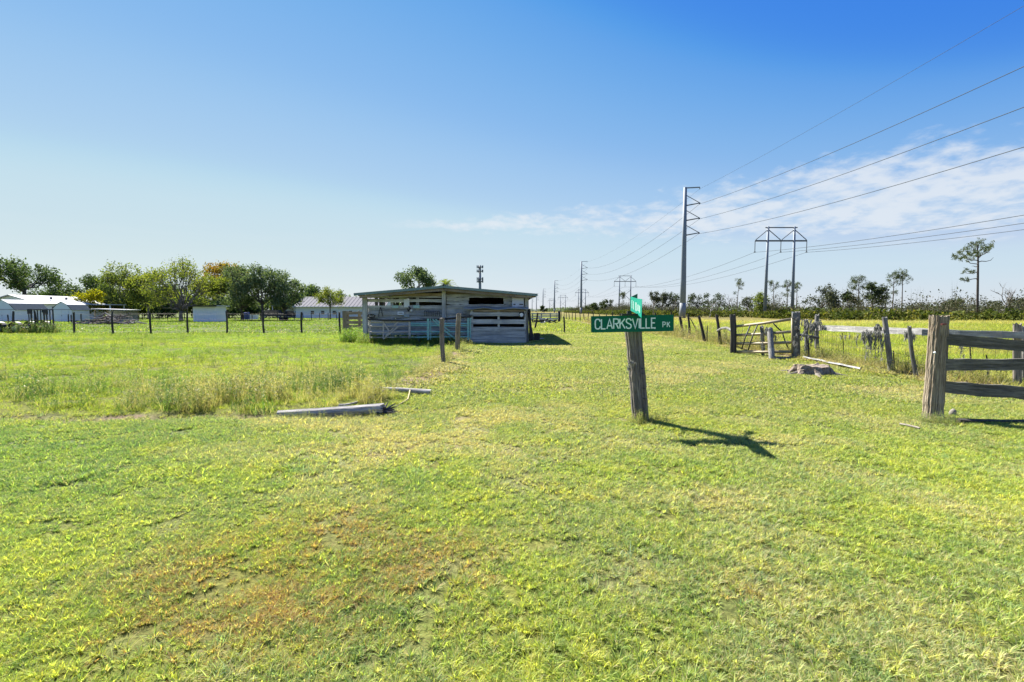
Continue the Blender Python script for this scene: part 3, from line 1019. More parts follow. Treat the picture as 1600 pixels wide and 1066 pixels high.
def broadleaf(seed, H, R, cb, tr, leaf, bark, nblob=13, nclump=26, nleaf=14, ls=0.3, bs=0.42, lean=(0, 0), fork=0.35, cr=0.55, flat=1.0, inner=0.5, droop=0.1, ry=1.0, twigs=4, blobs=None, shell=0.55):
    """trunk and crown meshes of a tree standing at the origin"""
    r = np.random.default_rng(seed)
    hz = (H - cb) / 2
    bl = []
    if blobs is None:
        for i in range(nblob):
            while True:
                d = r.normal(size=3)
                d /= np.linalg.norm(d)
                if d[2] > -0.75:
                    break
            k = inner + (0.86 - inner) * r.random()
            br = R * bs * (0.65 + 0.6 * r.random())
            c = np.array([d[0] * (R - br * .7) * k / .8, d[1] * (R - br * .7) * k / .8 * ry, cb + hz + d[2] * (hz - br * 0.6 * flat) * k / .8])
            c[2] = min(max(c[2], cb + br * 0.5), H - br * 0.75)
            bl.append((c[0] + lean[0] * (c[2] / H), c[1] + lean[1] * (c[2] / H), c[2], br))
    else:
        bl = blobs
    P, Rn, K = crown_points(r, bl, nclump, nleaf, cr, shell)
    V, Q, A = cards(P, np.full(len(P), ls), r, Rn, droop)
    crown = np_mesh('crown', V, quads=Q, attrs={'rnd': ('FLOAT', A)})
    crown.materials.append(LEAF[leaf])
    mb = MB()
    fz = cb + (H - cb) * fork * 0.4
    top = Vector((lean[0] * 0.5, lean[1] * 0.5, fz))
    tp = curve_pts((0, 0, -0.15), top, (r.normal() * .1 * tr, r.normal() * .1 * tr, 0), 6, None)
    mb.tube(tp, [tr * 1.45, tr * 1.05, tr * .92, tr * .85, tr * .8, tr * .72], 9)
    for bi, (x, y, z, br) in enumerate(bl):
        c = Vector((x, y, z))
        st = tp[-1] if bi % 3 else tp[-2].lerp(tp[-1], 0.5)
        pts = curve_pts(st, c, (0, 0, -0.06 * (c - st).length), 6, r)
        r0 = tr * (0.34 + 0.22 * r.random())
        mb.tube(pts, [r0, r0 * .8, r0 * .62, r0 * .48, r0 * .35, r0 * .22], 6)
        for k in range(min(twigs, len(K[bi]))):
            q = Vector(K[bi][k])
            s = pts[3 + (k % 3)]
            mb.tube(curve_pts(s, q, (0, 0, 0), 3, r), [r0 * .24, r0 * .17, r0 * .08], 4)
    return mb, crown


def mesh_of(mb, name, mat, smooth=True):
    me = bpy.data.meshes.new(name)
    me.from_pydata(mb.v, [], mb.f)
    if smooth:
        me.polygons.foreach_set('use_smooth', [True] * len(me.polygons))
    me.materials.append(mat)
    me.update()
    return me


def put_tree(name, label, px, d, top_py, width_px, leaf, bark=None, seed=1, cb=0.3, group=None, tr=None, x=None, **kw):
    p = W(px, 490, d)
    H = W(px, top_py, d).z
    R = width_px / F * d * 0.5
    root = empty(name, (p.x, d, hgt1(p.x, d)), label, 'tree', group)
    mb, crown = broadleaf(seed, H, R, cb * H, tr or 0.022 * H, leaf, bark, **kw)
    place_parts(root, [('trunk', mesh_of(mb, 'trunk', bark or BARK)), ('crown', crown)])
    return root


# --- left hand trees
put_tree('live_oak_tree', 'wide dark live oak behind the white house at the left edge', 38, 100, 402, 112, 'oak', BARK_DARK, 3, cb=0.42, tr=0.42, nblob=17, nclump=24, bs=0.27, ls=0.42, cr=0.8, inner=0.62, flat=1.0, twigs=6, lean=(0.5, 0))
put_tree('shade_tree', 'dull green tree showing just right of the wide live oak', 105, 128, 434, 62, 'oak', BARK_DARK, 5, cb=0.15, nblob=12, ls=0.5, cr=0.9, nleaf=12)
put_tree('shade_tree', 'dark tree rising over the white hipped roof end', 140, 122, 429, 54, 'oak', BARK_DARK, 6, cb=0.15, nblob=12, ls=0.48, cr=0.9, nleaf=12)
put_tree('yellow_shrub_tree', 'small bright yellow green tree beside the open lean-to roof', 142, 88, 452, 46, 'yellow', BARK, 8, cb=0.12, nblob=10, ls=0.32, cr=0.6, nleaf=12)
put_tree('shade_tree', 'tall olive green tree above the branch pile', 193, 96, 412, 72, 'mid', BARK, 9, cb=0.10, nblob=16, ls=0.36, cr=0.7, bs=0.38)
put_tree('shade_tree', 'light green leafy tree just left of the big forked tree', 232, 92, 418, 50, 'lime', BARK, 10, cb=0.12, nblob=13, ls=0.34, cr=0.65)
put_tree('forked_tree', 'big open yellow green tree with grey forked limbs by the white utility shed', 283, 74, 400, 122, 'lime', BARK, 12, cb=0.12, tr=0.30, nblob=24, nclump=22, nleaf=11, bs=0.27, ls=0.27, cr=0.62, inner=0.45, twigs=8, fork=0.1, shell=0.3)
put_tree('autumn_tree', 'tree with a rust orange crown top behind the dark oaks', 356, 112, 407, 66, 'gold', BARK, 14, cb=0.35, nblob=13, ls=0.42, cr=0.75)
put_tree('shade_tree', 'light green tree filling the gap right of the white utility shed', 346, 100, 424, 46, 'lime', BARK, 15, cb=0.12, nblob=10, ls=0.4, cr=0.7)
put_tree('oak_tree', 'dark grey green oak right of the white utility shed', 378, 80, 407, 72, 'silver', BARK_DARK, 17, cb=0.06, tr=0.2, nblob=18, ls=0.3, cr=0.6, bs=0.36)
put_tree('oak_tree', 'silvery green oak with a dark trunk above the parked trailer', 410, 78, 404, 62, 'silver', BARK_DARK, 18, cb=0.16, tr=0.22, nblob=15, ls=0.3, cr=0.6, bs=0.36, twigs=6)
put_tree('oak_tree', 'dark oak drooping over the left end of the long white building', 444, 80, 414, 58, 'silver', BARK_DARK, 19, cb=0.06, tr=0.18, nblob=15, ls=0.3, cr=0.6, bs=0.38)
put_tree('round_tree', 'small round leafing tree with bare lower limbs before the long white building', 516, 88, 449, 46, 'lime', BARK, 21, cb=0.36, tr=0.13, nblob=20, nclump=17, nleaf=12, ls=0.22, cr=0.45, bs=0.3, inner=0.6, twigs=8)
put_tree('far_tree', 'low dark tree behind the left roof end of the long white building', 486, 165, 446, 40, 'oak', BARK_DARK, 22, cb=0.1, nblob=9, ls=0.7, cr=1.2, nleaf=10)
put_tree('far_tree', 'low grey green tree behind the right roof end of the long white building', 540, 170, 452, 44, 'silver', BARK_DARK, 23, cb=0.1, nblob=9, ls=0.7, cr=1.2, nleaf=10)
put_tree('oak_tree', 'spreading oak showing above the left slope of the barn roof', 650, 68, 419, 56, 'silver', BARK_DARK, 25, cb=0.50, tr=0.2, nblob=13, nclump=20, ls=0.28, cr=0.5, bs=0.30, inner=0.62)
for (px, d, top, wpx, lf, sd, lab) in ((70, 135, 444, 60, 'oak', 31, 'dark tree between the live oak and the roof of the white house'), (168, 132, 438, 60, 'mid', 32, 'hazy green tree behind the tall olive green tree'),
                                        (262, 120, 440, 70, 'oak', 33, 'dark tree seen through the limbs of the big forked tree'), (318, 118, 436, 60, 'mid', 34, 'green tree behind the white utility shed'),
                                        (215, 110, 455, 60, 'oak', 35, 'low dark tree behind the branch pile'), (180, 92, 462, 44, 'mid', 36, 'bushy low tree right of the open lean-to roof'), (225, 104, 466, 40, 'mid', 38, 'low green thicket tree left of the forked tree trunk'), (258, 100, 468, 40, 'oak', 39, 'low dark thicket tree behind the forked tree trunk'), (300, 106, 462, 44, 'mid', 40, 'low thicket tree over the roof of the white utility shed'), (352, 96, 464, 36, 'oak', 41, 'dark low tree right of the white bin'), (392, 104, 462, 44, 'oak', 42, 'dark low tree behind the blue barrel'), (432, 110, 464, 40, 'mid', 43, 'low green tree behind the carport'), (455, 140, 450, 50, 'oak', 37, 'dark far tree behind the drooping oak')):
    put_tree('shade_tree', lab, px, d, top, wpx, lf, BARK_DARK, sd, cb=0.08, nblob=11, ls=0.5, cr=0.9, nleaf=12)


def palm():
    d = 60.0
    p = W(697, 490, d)
    r = np.random.default_rng(44)
    root = empty('palm_tree', (p.x, d, hgt1(p.x, d)), 'palm tree whose fronds show above the barn roof ridge', 'tree')
    H = W(697, 446, d).z
    mb = MB().tube(curve_pts((0, 0, -0.1), (0.1, 0, H), (0.12, 0, 0), 6), [.24, .19, .17, .16, .17, .2], 9)
    V, Q, A = [], [], []
    n = 0
    for k in range(30):
        th = k * 2.399
        up = 1.25 - 1.7 * (k / 30)
        L = 1.75 * (0.8 + 0.4 * r.random())
        pts = []
        for i in range(7):
            t = i / 6
            rr = L * t
            pts.append(np.array([math.cos(th) * rr * math.cos(up) ** .4 if up < 1.4 else 0, math.sin(th) * rr * .9, H + rr * math.sin(up) - 0.55 * rr * t]))
            pts[-1][0] = math.cos(th) * rr * max(.25, math.cos(up))
            pts[-1][1] = math.sin(th) * rr * max(.25, math.cos(up))
        for i in range(1, 7):
            for s in (-1, 1):
                a = pts[i]
                dirv = pts[i] - pts[i - 1]
                side = np.cross(dirv, [0, 0, 1.0])
                side /= np.linalg.norm(side) + 1e-9
                dv = dirv / np.linalg.norm(dirv)
                for j in range(2):
                    b0 = a - dirv * 0.5 * j
                    tip = b0 + (side * s * 0.42 + dv * 0.5 + np.array([0, 0, -0.12])) * (1.05 - 0.1 * i)
                    V += [b0 - dv * .05, b0 + dv * .05, tip]
                    Q.append((n, n + 1, n + 2))
                    A += [min(1, .3 + .6 * r.random())] * 3
                    n += 3
    me = np_mesh('crown', np.array(V), tris=np.array(Q), attrs={'rnd': ('FLOAT', A)})
    me.materials.append(LEAF['mid'])
    place_parts(root, [('trunk', mesh_of(mb, 'trunk', BARK)), ('crown', me)])


palm()


# --- right hand pines, oaks and dead trees
def pine_meshes(seed, H, R, levels, tr, ntuft=26, needle=0.36, nn=20, bare=()):
    """levels: (height fraction, radius fraction, share of tufts, squash)"""
    r = np.random.default_rng(seed)
    mb = MB()
    tp = curve_pts((0, 0, -0.1), (r.normal() * .02 * H, r.normal() * .02 * H, H * 0.985), (r.normal() * .008 * H, r.normal() * .008 * H, 0), 8)
    mb.tube(tp, [tr * (1.15 - 0.85 * i / 7) for i in range(8)], 8)

    def along(f):
        q = f * 7 / 0.985
        i = min(6, int(q))
        return tp[i].lerp(tp[i + 1], q - i)
    C, A = [], []
    for (hf, rf, share, sq, side) in levels:
        base = along(min(0.97, hf))
        m = max(2, int(ntuft * share))
        for k in range(m):
            th = r.random() * 6.283 if side is None else side + r.normal() * 0.35
            rr = R * rf * (0.35 + 0.65 * r.random() ** 0.7)
            e = base + Vector((math.cos(th) * rr, math.sin(th) * rr, sq * rr * (r.random() - 0.25) + 0.03 * H))
            mb.tube(curve_pts(base - Vector((0, 0, 0.05 * H * r.random())), e, (0, 0, -0.06 * rr), 4, r), [tr * .28, tr * .2, tr * .14, tr * .07], 4)
            for s in range(2):
                C.append(np.array(e) + r.normal(size=3) * R * 0.10)
                A.append(r.random())
    for (hf, th, L, rise) in bare:
        base = along(hf)
        e = base + Vector((math.cos(th) * L, math.sin(th) * L, rise))
        mb.tube(curve_pts(base, e, (0, 0, -0.08 * L), 5, r), [tr * .3, tr * .22, tr * .17, tr * .12, tr * .06], 5)
    C = np.array(C)
    n = len(C) * nn
    dv = r.normal(size=(n, 3))
    dv[:, 2] = dv[:, 2] * 0.8 + 0.15
    dv /= np.linalg.norm(dv, axis=1)[:, None]
    P = np.repeat(C, nn, 0) + r.normal(size=(n, 3)) * needle * 0.45
    L = needle * (0.6 + 0.7 * r.random(n))[:, None]
    sd = np.cross(dv, r.normal(size=(n, 3)))
    sd /= np.linalg.norm(sd, axis=1)[:, None] + 1e-9
    w = needle * 0.13
    V = np.stack([P - sd * w, P + sd * w, P + dv * L], 1).reshape(-1, 3)
    T = np.arange(n * 3).reshape(n, 3)
    rn = np.clip(np.repeat(np.array(A), nn) * 0.7 + 0.3 * r.random(n), 0, 1)
    me = np_mesh('crown', V, tris=T, attrs={'rnd': ('FLOAT', np.repeat(rn, 3))})
    me.materials.append(LEAF['pine'])
    return mb, me


def put_pine(label, px, d, top_py, wpx, seed, levels, tr=0.14, bark=None, group='pines over the scrub', **kw):
    p = W(px, 490, d)
    H = W(px, top_py, d).z
    R = wpx / F * d * 0.5
    root = empty('pine_tree', (p.x, d, hgt1(p.x, d)), label, 'tree', group)
    mb, me = pine_meshes(seed, H, R, levels, tr, **kw)
    place_parts(root, [('trunk', mesh_of(mb, 'trunk', bark or BARK)), ('crown', me)])


TUFT = [(0.965, 0.4, 0.22, 0.8, None), (0.91, 0.72, 0.3, 0.7, None), (0.84, 0.85, 0.3, 0.6, None), (0.74, 0.5, 0.16, 0.5, None)]
def lone_pine():
    d = 80.0
    r = np.random.default_rng(51)
    b = W(1527, 490, d)
    root = empty('pine_tree', (b.x, d, hgt1(b.x, d)), 'tall lone pine with a flat crown near the right edge', 'tree', 'pines over the scrub')
    o = Vector((b.x, d, 0))

    def P(px, py, dy=0.0):
        return W(px, py, d) - o + Vector((dy * b.x / d, dy, 0))
    mb = MB()
    tr = [P(1527.5, 505), P(1527.3, 470), P(1527.8, 440), P(1528.2, 415), P(1528, 398), P(1527, 386), P(1526, 379)]
    tr[0].z = -.1
    mb.tube(tr, [.19, .17, .155, .135, .11, .08, .05], 9)
    limbs = [((1528, 410), (1552, 403)), ((1528, 404), (1550, 388)), ((1528, 412), (1511, 409)), ((1528, 407), (1497, 401)), ((1528, 402), (1507, 390)), ((1527, 396), (1516, 382)), ((1527, 394), (1539, 383)),
             ((1528, 426), (1508, 425)), ((1528, 438), (1504, 438)), ((1527, 390), (1531, 379)), ((1528, 416), (1518, 415))]
    for k, (a, c) in enumerate(limbs):
        q = P(c[0], c[1], r.normal() * 1.0)
        mb.tube(curve_pts(P(*a), q, (0, 0, -.18), 5, r), [.085, .07, .055, .04, .02], 5)
    tufts = [(1523, 380), (1530, 378), (1536, 381), (1517, 384), (1526, 385), (1541, 384), (1511, 388), (1521, 389), (1533, 388), (1546, 386), (1551, 384), (1505, 393), (1513, 394), (1524, 394), (1538, 392), (1499, 397), (1507, 399), (1517, 399),
             (1526, 400), (1494, 402), (1502, 405), (1510, 405), (1519, 404), (1490, 400), (1505, 424), (1511, 422), (1517, 424), (1522, 425), (1503, 437), (1508, 437), (1513, 438), (1532, 396), (1544, 390)]
    C, A = [], []
    for (px, py) in tufts:
        low = py > 415
        for s in range(5 if not low else 3):
            C.append(np.array(P(px + r.normal() * 1.6, py + r.normal() * 1.1, r.normal() * (1.9 if not low else .5))))
            A.append(r.random())
    nn, needle = 16, .30
    C = np.array(C)
    n = len(C) * nn
    dv = r.normal(size=(n, 3))
    dv[:, 2] = dv[:, 2] * .7 + .2
    dv /= np.linalg.norm(dv, axis=1)[:, None]
    Q = np.repeat(C, nn, 0) + r.normal(size=(n, 3)) * .11
    L = needle * (.6 + .7 * r.random(n))[:, None]
    sd = np.cross(dv, r.normal(size=(n, 3)))
    sd /= np.linalg.norm(sd, axis=1)[:, None] + 1e-9
    V = np.stack([Q - sd * .05, Q + sd * .05, Q + dv * L], 1).reshape(-1, 3)
    rn = np.clip(np.repeat(np.array(A), nn) * .7 + .3 * r.random(n), 0, 1)
    me = np_mesh('crown', V, tris=np.arange(n * 3).reshape(n, 3), attrs={'rnd': ('FLOAT', np.repeat(rn, 3))})
    me.materials.append(LEAF['pine'])
    place_parts(root, [('trunk', mesh_of(mb, 'trunk', BARK_DARK)), ('crown', me)])


lone_pine()
put_pine('pine whose tuft tops the pair right of the dark oak', 1409, 110, 426, 30, 52, TUFT, ntuft=24, needle=0.36)
put_pine('shorter pine of the pair right of the dark oak, with a low side tuft', 1393, 112, 430, 26, 53, TUFT + [(0.55, 0.6, 0.2, 0.6, 0.3)], ntuft=22, needle=0.36)
put_pine('pine with two tufted heads left of the dark oak', 1341, 100, 435, 30, 54, TUFT + [(0.72, 0.9, 0.2, 0.3, 2.8)], ntuft=26, needle=0.36)
put_pine('small pine standing clear over the scrub left of the twin-leg pylon', 1151, 140, 439, 20, 55, TUFT + [(0.62, 0.9, 0.1, 0.1, 3.1)], ntuft=18, needle=0.38)
put_pine('pine just right of the left leg of the twin-leg pylon', 1208, 130, 441, 22, 56, TUFT, ntuft=18, needle=0.38)
put_pine('pine between the legs of the twin-leg pylon', 1229, 132, 441, 20, 57, TUFT + [(0.6, 0.9, 0.3, 0.6, None)], ntuft=22, needle=0.38)
put_pine('pine just right of the right leg of the twin-leg pylon', 1245, 134, 443, 18, 58, TUFT, ntuft=18, needle=0.38)
put_pine('spindly pine at the left end of the scrub, behind the second twin-leg pylon', 973, 210, 458, 14, 59, TUFT, ntuft=14, needle=0.6)
put_pine('small dark pine between the tall lone pine and the corner fence post', 1383, 120, 461, 14, 60, TUFT + [(0.6, 0.8, 0.3, 0.5, None)], ntuft=18, needle=0.38)
put_pine('low pine left of the tall lone pine', 1499, 130, 470, 14, 61, TUFT, ntuft=14, needle=0.5)


def put_oak(label, px, d, top_py, wpx, seed, leaf='darkoak', bark=None, **kw):
    put_tree('scrub_oak', label, px, d, top_py, wpx, leaf, bark or BARK, seed, cb=kw.pop('cb', 0.3), group='scrub oaks right of the sign', **kw)


OK = dict(nblob=9, nclump=13, nleaf=10, ls=0.34, cr=0.6, bs=0.27, inner=0.55, twigs=6, tr=0.14)
put_oak('dark ragged oak beside the two-headed pine', 1362, 92, 440, 34, 71, cb=0.3, **{**OK, 'nblob': 12, 'nclump': 16})
put_oak('small dark oak leaning left of the two-headed pine', 1328, 92, 453, 18, 72, cb=0.3, **OK)
put_oak('half bare oak with fanning limbs right of the twin-leg pylon', 1283, 90, 445, 44, 73, 'greyoak', cb=0.25, **{**OK, 'nblob': 16, 'nclump': 9, 'bs': 0.22})
put_oak('small thin oak right of the fanning half bare oak', 1301, 95, 464, 16, 74, 'greyoak', **OK)
put_oak('dense green bushy tree at the left leg of the twin-leg pylon', 1189, 108, 458, 24, 75, 'mid', cb=0.1, **{**OK, 'nblob': 12, 'nclump': 18, 'bs': 0.36})
put_oak('dark ragged oak right behind the steel monopole', 1090, 125, 455, 34, 76, cb=0.25, **OK)
put_oak('ragged oak with bare arms between the monopole and the twin-leg pylon', 1121, 128, 459, 30, 77, cb=0.3, **{**OK, 'nclump': 9})
put_oak('dark oak just left of the steel monopole', 1052, 128, 457, 26, 78, cb=0.25, **OK)
put_oak('grey oak two trees left of the steel monopole', 1034, 130, 458, 22, 79, 'greyoak', cb=0.3, **OK)
put_oak('tall thin oak right of the folded green sign', 1021, 132, 455, 18, 80, 'greyoak', cb=0.4, **OK)
put_oak('thin oak before the small clear standing pine', 1168, 120, 462, 22, 81, 'greyoak', cb=0.4, **{**OK, 'nclump': 8})
put_oak('dark oak behind the second twin-leg pylon', 948, 215, 466, 24, 82, cb=0.2, **{**OK, 'ls': 0.5})
put_oak('dark oak at the base of the second steel monopole', 925, 230, 472, 26, 83, cb=0.1, **{**OK, 'ls': 0.55})
put_oak('far round oak at the left end of the scrub', 850, 330, 478, 16, 84, cb=0.1, **{**OK, 'ls': 0.7, 'tr': 0.2})
put_oak('grey leafed oak behind the rail left of the corner post', 1435, 105, 474, 44, 85, 'greyoak', cb=0.1, **OK)
put_oak('dark oak directly over the corner fence post', 1484, 100, 470, 30, 86, cb=0.05, **{**OK, 'nclump': 18, 'bs': 0.36})
put_oak('oak right of the tall lone pine trunk', 1548, 110, 470, 36, 87, 'greyoak', cb=0.1, **OK)
put_oak('brownish oak at the right edge of the picture', 1590, 105, 464, 40, 88, 'brush', cb=0.1, **{**OK, 'nclump': 18, 'bs': 0.36})


def dead_tree(label, px, d, top_py, seed, lean=0.0, mat=None, spread=0.5, tr=0.12, depth=4, x2=None):
    r = np.random.default_rng(seed)
    p = W(px, 490, d)
    H = W(px, top_py, d).z
    root = empty('dead_tree', (p.x, d, hgt1(p.x, d)), label, 'tree', 'dead trees in the scrub')
    mb, br = MB(), MB()

    def grow(tgt, a, dirv, L, rad, lv):
        b = a + dirv * L
        tgt.tube(curve_pts(a, b, (r.normal() * .05 * L, r.normal() * .05 * L, 0), 4, r), [rad, rad * .85, rad * .72, rad * .6], 6 if lv < 2 else 4)
        if lv >= depth:
            return
        for k in range(2 + int(r.random() < 0.6)):
            nd_ = (dirv + Vector((r.normal(), r.normal() * .6, r.normal() * .35 + .1)) * spread).normalized()
            grow(br, a.lerp(b, 0.55 + 0.45 * r.random()), nd_, L * (0.55 + 0.25 * r.random()), rad * .58, lv + 1)
    v = Vector((lean, 0, 1)).normalized()
    grow(mb, Vector((0, 0, -0.1)), v, H * 0.42, tr, 0)
    place_parts(root, [('trunk', mesh_of(mb, 'trunk', mat or BARK_PALE)), ('branches', mesh_of(br, 'branches', mat or BARK_PALE))])


dead_tree('bare dead tree with forked grey limbs close to the right edge', 1571, 84, 437, 91, 0.0, BARK, spread=0.55, tr=0.13)
dead_tree('pale dead trunk leaning left over the palmetto, right of the fanning oak', 1331, 84, 462, 92, -0.9, BARK_PALE, spread=0.25, depth=2, tr=0.13)
dead_tree('bare dead oak with arched pale limbs before the ragged oaks', 1108, 112, 462, 93, 0.2, BARK_PALE, spread=0.7, tr=0.13)
dead_tree('dark dead snag in the scrub between the two ragged oaks', 1139, 118, 462, 94, 0.0, BARK_DARK, spread=0.6, tr=0.13)
dead_tree('bare grey dead tree just left of the steel monopole', 1060, 118, 466, 95, -0.1, BARK_PALE, spread=0.7, tr=0.11)
dead_tree('grey dead tree beside the two-headed pine, leaning right', 1350, 94, 458, 96, -0.25, BARK, spread=0.4, depth=3, tr=0.11)
dead_tree('low tangle of a dead tree right of the small dark pine', 1440, 92, 468, 97, 0.1, BARK, spread=0.8, tr=0.09)
dead_tree('low dead tree left of the tall lone pine', 1475, 96, 466, 98, -0.1, BARK, spread=0.8, tr=0.09)


# --- scrub: palmetto in front, twiggy brush behind it
def poly_points(path, n, r):
    path = np.array(path, float)
    seg = np.linalg.norm(np.diff(path, axis=0), axis=1)
    cum = np.concatenate([[0], np.cumsum(seg)])
    t = r.random(n) * cum[-1]
    i = np.clip(np.searchsorted(cum, t) - 1, 0, len(seg) - 1)
    f = (t - cum[i]) / seg[i]
    return path[i] + (path[i + 1] - path[i]) * f[:, None]


def scrub():
    r = np.random.default_rng(5)
    front = [(112, 64), (53, 66), (47, 80), (54, 108), (41, 112), (36, 150), (38, 220), (45, 420)]
    n = 1500
    c = poly_points(front, n, r)
    off = r.random(n) ** 1.2 * 9
    x, y = c[:, 0] + off * 0.55 + r.normal(size=n) * .4, c[:, 1] + off
    hh = (1.0 + 1.0 * vnoise(x, y, 6, 9, 2)) * (0.75 + 0.5 * r.random(n))
    per = 34
    N = n * per
    X, Y, Hh = np.repeat(x, per), np.repeat(y, per), np.repeat(hh, per)
    t = r.random(N)
    C = np.stack([X + r.normal(size=N) * .42, Y + r.normal(size=N) * .42, Hh * (0.12 + 0.85 * t)], 1)
    rn = np.clip(np.repeat(r.random(n), per) * 0.55 + 0.5 * r.random(N) ** 1.5, 0, 1)
    V, Q, A = cards(C, np.full(N, 0.42), r, rn, 0.2, aspect=0.7)
    me = np_mesh('palmetto_scrub', V, quads=Q, attrs={'rnd': ('FLOAT', A)})
    me.materials.append(LEAF['palmetto'])
    o = bpy.data.objects.new('palmetto_scrub', me)
    COL.objects.link(o)
    tag(o, 'low dark green palmetto scrub along the far side of the right pasture', 'scrub', kind='stuff')
    # brush and twigs
    n = 2200
    c = poly_points(front, n, r)
    off = 5 + r.random(n) * 34
    x, y = c[:, 0] + off * 0.55 + r.normal(size=n) * .6, c[:, 1] + off
    hh = (1.5 + 5.2 * vnoise(x, y, 7, 12, 3) ** 2) * (0.6 + 0.6 * r.random(n))
    tall = r.random(n) < 0.075
    hh = np.where(tall, 3.4 + 2.4 * r.random(n), hh)
    per = 38
    N = n * per
    X, Y, Hh = np.repeat(x, per), np.repeat(y, per), np.repeat(hh, per)
    C = np.stack([X + r.normal(size=N) * .75, Y + r.normal(size=N) * .75, Hh * np.where(np.repeat(tall, per), 0.45 + 0.6 * r.random(N), 0.15 + 0.9 * r.random(N) ** 0.8)], 1)
    rn = np.clip(np.repeat(r.random(n), per) * 0.75 + 0.3 * r.random(N), 0, 1)
    V, Q, A = cards(C, np.full(N, 0.34), r, rn, 0.0, aspect=0.5)
    k = 5
    M = n * k
    bx, by, bh = np.repeat(x, k), np.repeat(y, k), np.repeat(hh, k) * (0.6 + 0.8 * r.random(M))
    dx, dy = r.normal(size=M) * .5, r.normal(size=M) * .5
    w = 0.035
    V2 = np.stack([np.stack([bx - w, by, np.zeros(M)], 1), np.stack([bx + w, by, np.zeros(M)], 1), np.stack([bx + dx, by + dy, bh], 1)], 1).reshape(-1, 3)
    T2 = np.arange(M * 3).reshape(M, 3) + len(V)
    A2 = np.repeat(0.15 + 0.6 * r.random(M), 3)
    me = np_mesh('brush_scrub', np.concatenate([V, V2]), quads=Q, tris=T2, attrs={'rnd': ('FLOAT', np.concatenate([A, A2]))})
    me.materials.append(LEAF['brush'])
    o = bpy.data.objects.new('brush_scrub', me)
    COL.objects.link(o)
    tag(o, 'grey brown twiggy brush rising behind the palmetto scrub', 'scrub', kind='stuff')
    # far wood that closes the horizon
    n = 1500
    path = [(-900, 520), (-420, 260), (-200, 200), (-120, 190), (-60, 260), (-20, 520), (20, 900), (60, 900), (120, 520), (220, 300), (420, 260), (900, 420)]
    c = poly_points(path, n, r)
    x, y = c[:, 0] + r.normal(size=n) * 6, c[:, 1] + r.random(n) * 30
    hh = (4.0 + 4.0 * vnoise(x, y, 40, 14, 3)) * (0.6 + 0.6 * r.random(n))
    per = 26
    N = n * per
    X, Y, Hh = np.repeat(x, per), np.repeat(y, per), np.repeat(hh, per)
    C = np.stack([X + r.normal(size=N) * 2.6, Y + r.normal(size=N) * 2.6, Hh * (0.05 + 0.95 * r.random(N))], 1)
    rn = np.clip(np.repeat(r.random(n), per) * 0.7 + 0.3 * r.random(N), 0, 1)
    V, Q, A = cards(C, np.full(N, 1.5), r, rn, 0.0, aspect=0.7)
    me = np_mesh('far_wood', V, quads=Q, attrs={'rnd': ('FLOAT', A)})
    me.materials.append(LEAF['silver'])
    o = bpy.data.objects.new('far_wood', me)
    COL.objects.link(o)
    tag(o, 'distant dark wood closing the horizon', 'wood', kind='stuff')


scrub()
# ------------------------------------------------------------------ timber pieces
WOODX = wood('weathered_board', (0.25, 0.255, 0.245), (0.63, 0.635, 0.60), 'X', moss=((0.30, 0.32, 0.20), 0.64), tint=0.15)
WOODX_WARM = wood('brown_board', (0.17, 0.13, 0.085), (0.42, 0.35, 0.25), 'X', tint=0.25)
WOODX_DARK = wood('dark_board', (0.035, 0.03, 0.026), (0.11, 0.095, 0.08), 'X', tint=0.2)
WOODX_GREY = wood('grey_rail', (0.15, 0.145, 0.14), (0.46, 0.45, 0.43), 'X', moss=((0.46, 0.46, 0.42), 0.55), tint=0.1, freq=26, stretch=1.6)
PLANK_DARK = wood('stained_plank', (0.075, 0.068, 0.055), (0.24, 0.22, 0.18), 'X', moss=((0.14, 0.15, 0.10), 0.64), tint=0.12, freq=26, stretch=1.2)
POSTZ = wood('weathered_post', (0.10, 0.085, 0.068), (0.34, 0.30, 0.25), 'Z', moss=((0.32, 0.33, 0.29), 0.66), tint=0.12, bump=0.015, freq=34, stretch=1.2)
POSTZ_BIG = wood('grooved_post', (0.12, 0.088, 0.058), (0.46, 0.385, 0.28), 'Z', moss=((0.34, 0.35, 0.30), 0.68), tint=0.02, bump=0.02, freq=34, stretch=1.3)
POSTZ_SIGN = wood('sign_post', (0.085, 0.07, 0.056), (0.30, 0.265, 0.215), 'Z', moss=((0.30, 0.31, 0.27), 0.70), tint=0.02, bump=0.02, freq=38, stretch=1.5)
POSTZ_DARK = wood('dark_post', (0.03, 0.027, 0.024), (0.10, 0.088, 0.075), 'Z', tint=0.2, freq=16)
POSTZ_LICH = wood('lichen_post', (0.085, 0.08, 0.072), (0.27, 0.26, 0.24), 'Z', moss=((0.36, 0.37, 0.33), 0.52), tint=0.15, freq=30, stretch=1.5)
ROOFM = simple('roof_metal', (0.30, 0.36, 0.35), rough=0.45, metal=0.55, var=0.12, scale=2.0, dirt=((0.16, 0.12, 0.08), 0.6))
ROOF_EDGE = simple('roof_edge_metal', (0.17, 0.24, 0.225), rough=0.5, metal=0.4, var=0.18, scale=3.0, dirt=((0.13, 0.10, 0.07), 0.62))
TIN = simple('tin', (0.42, 0.42, 0.40), rough=0.5, metal=0.5, var=0.15, scale=4.0, dirt=((0.18, 0.11, 0.06), 0.55))
WHITE = simple('white_paint', (0.74, 0.76, 0.76), rough=0.6, var=0.03, scale=0.8, dirt=((0.45, 0.46, 0.44), 0.64, 0.4))
WHITE_ROOF = simple('white_roof', (0.50, 0.50, 0.50), spec=0.15, rough=0.75, var=0.04, scale=0.8)
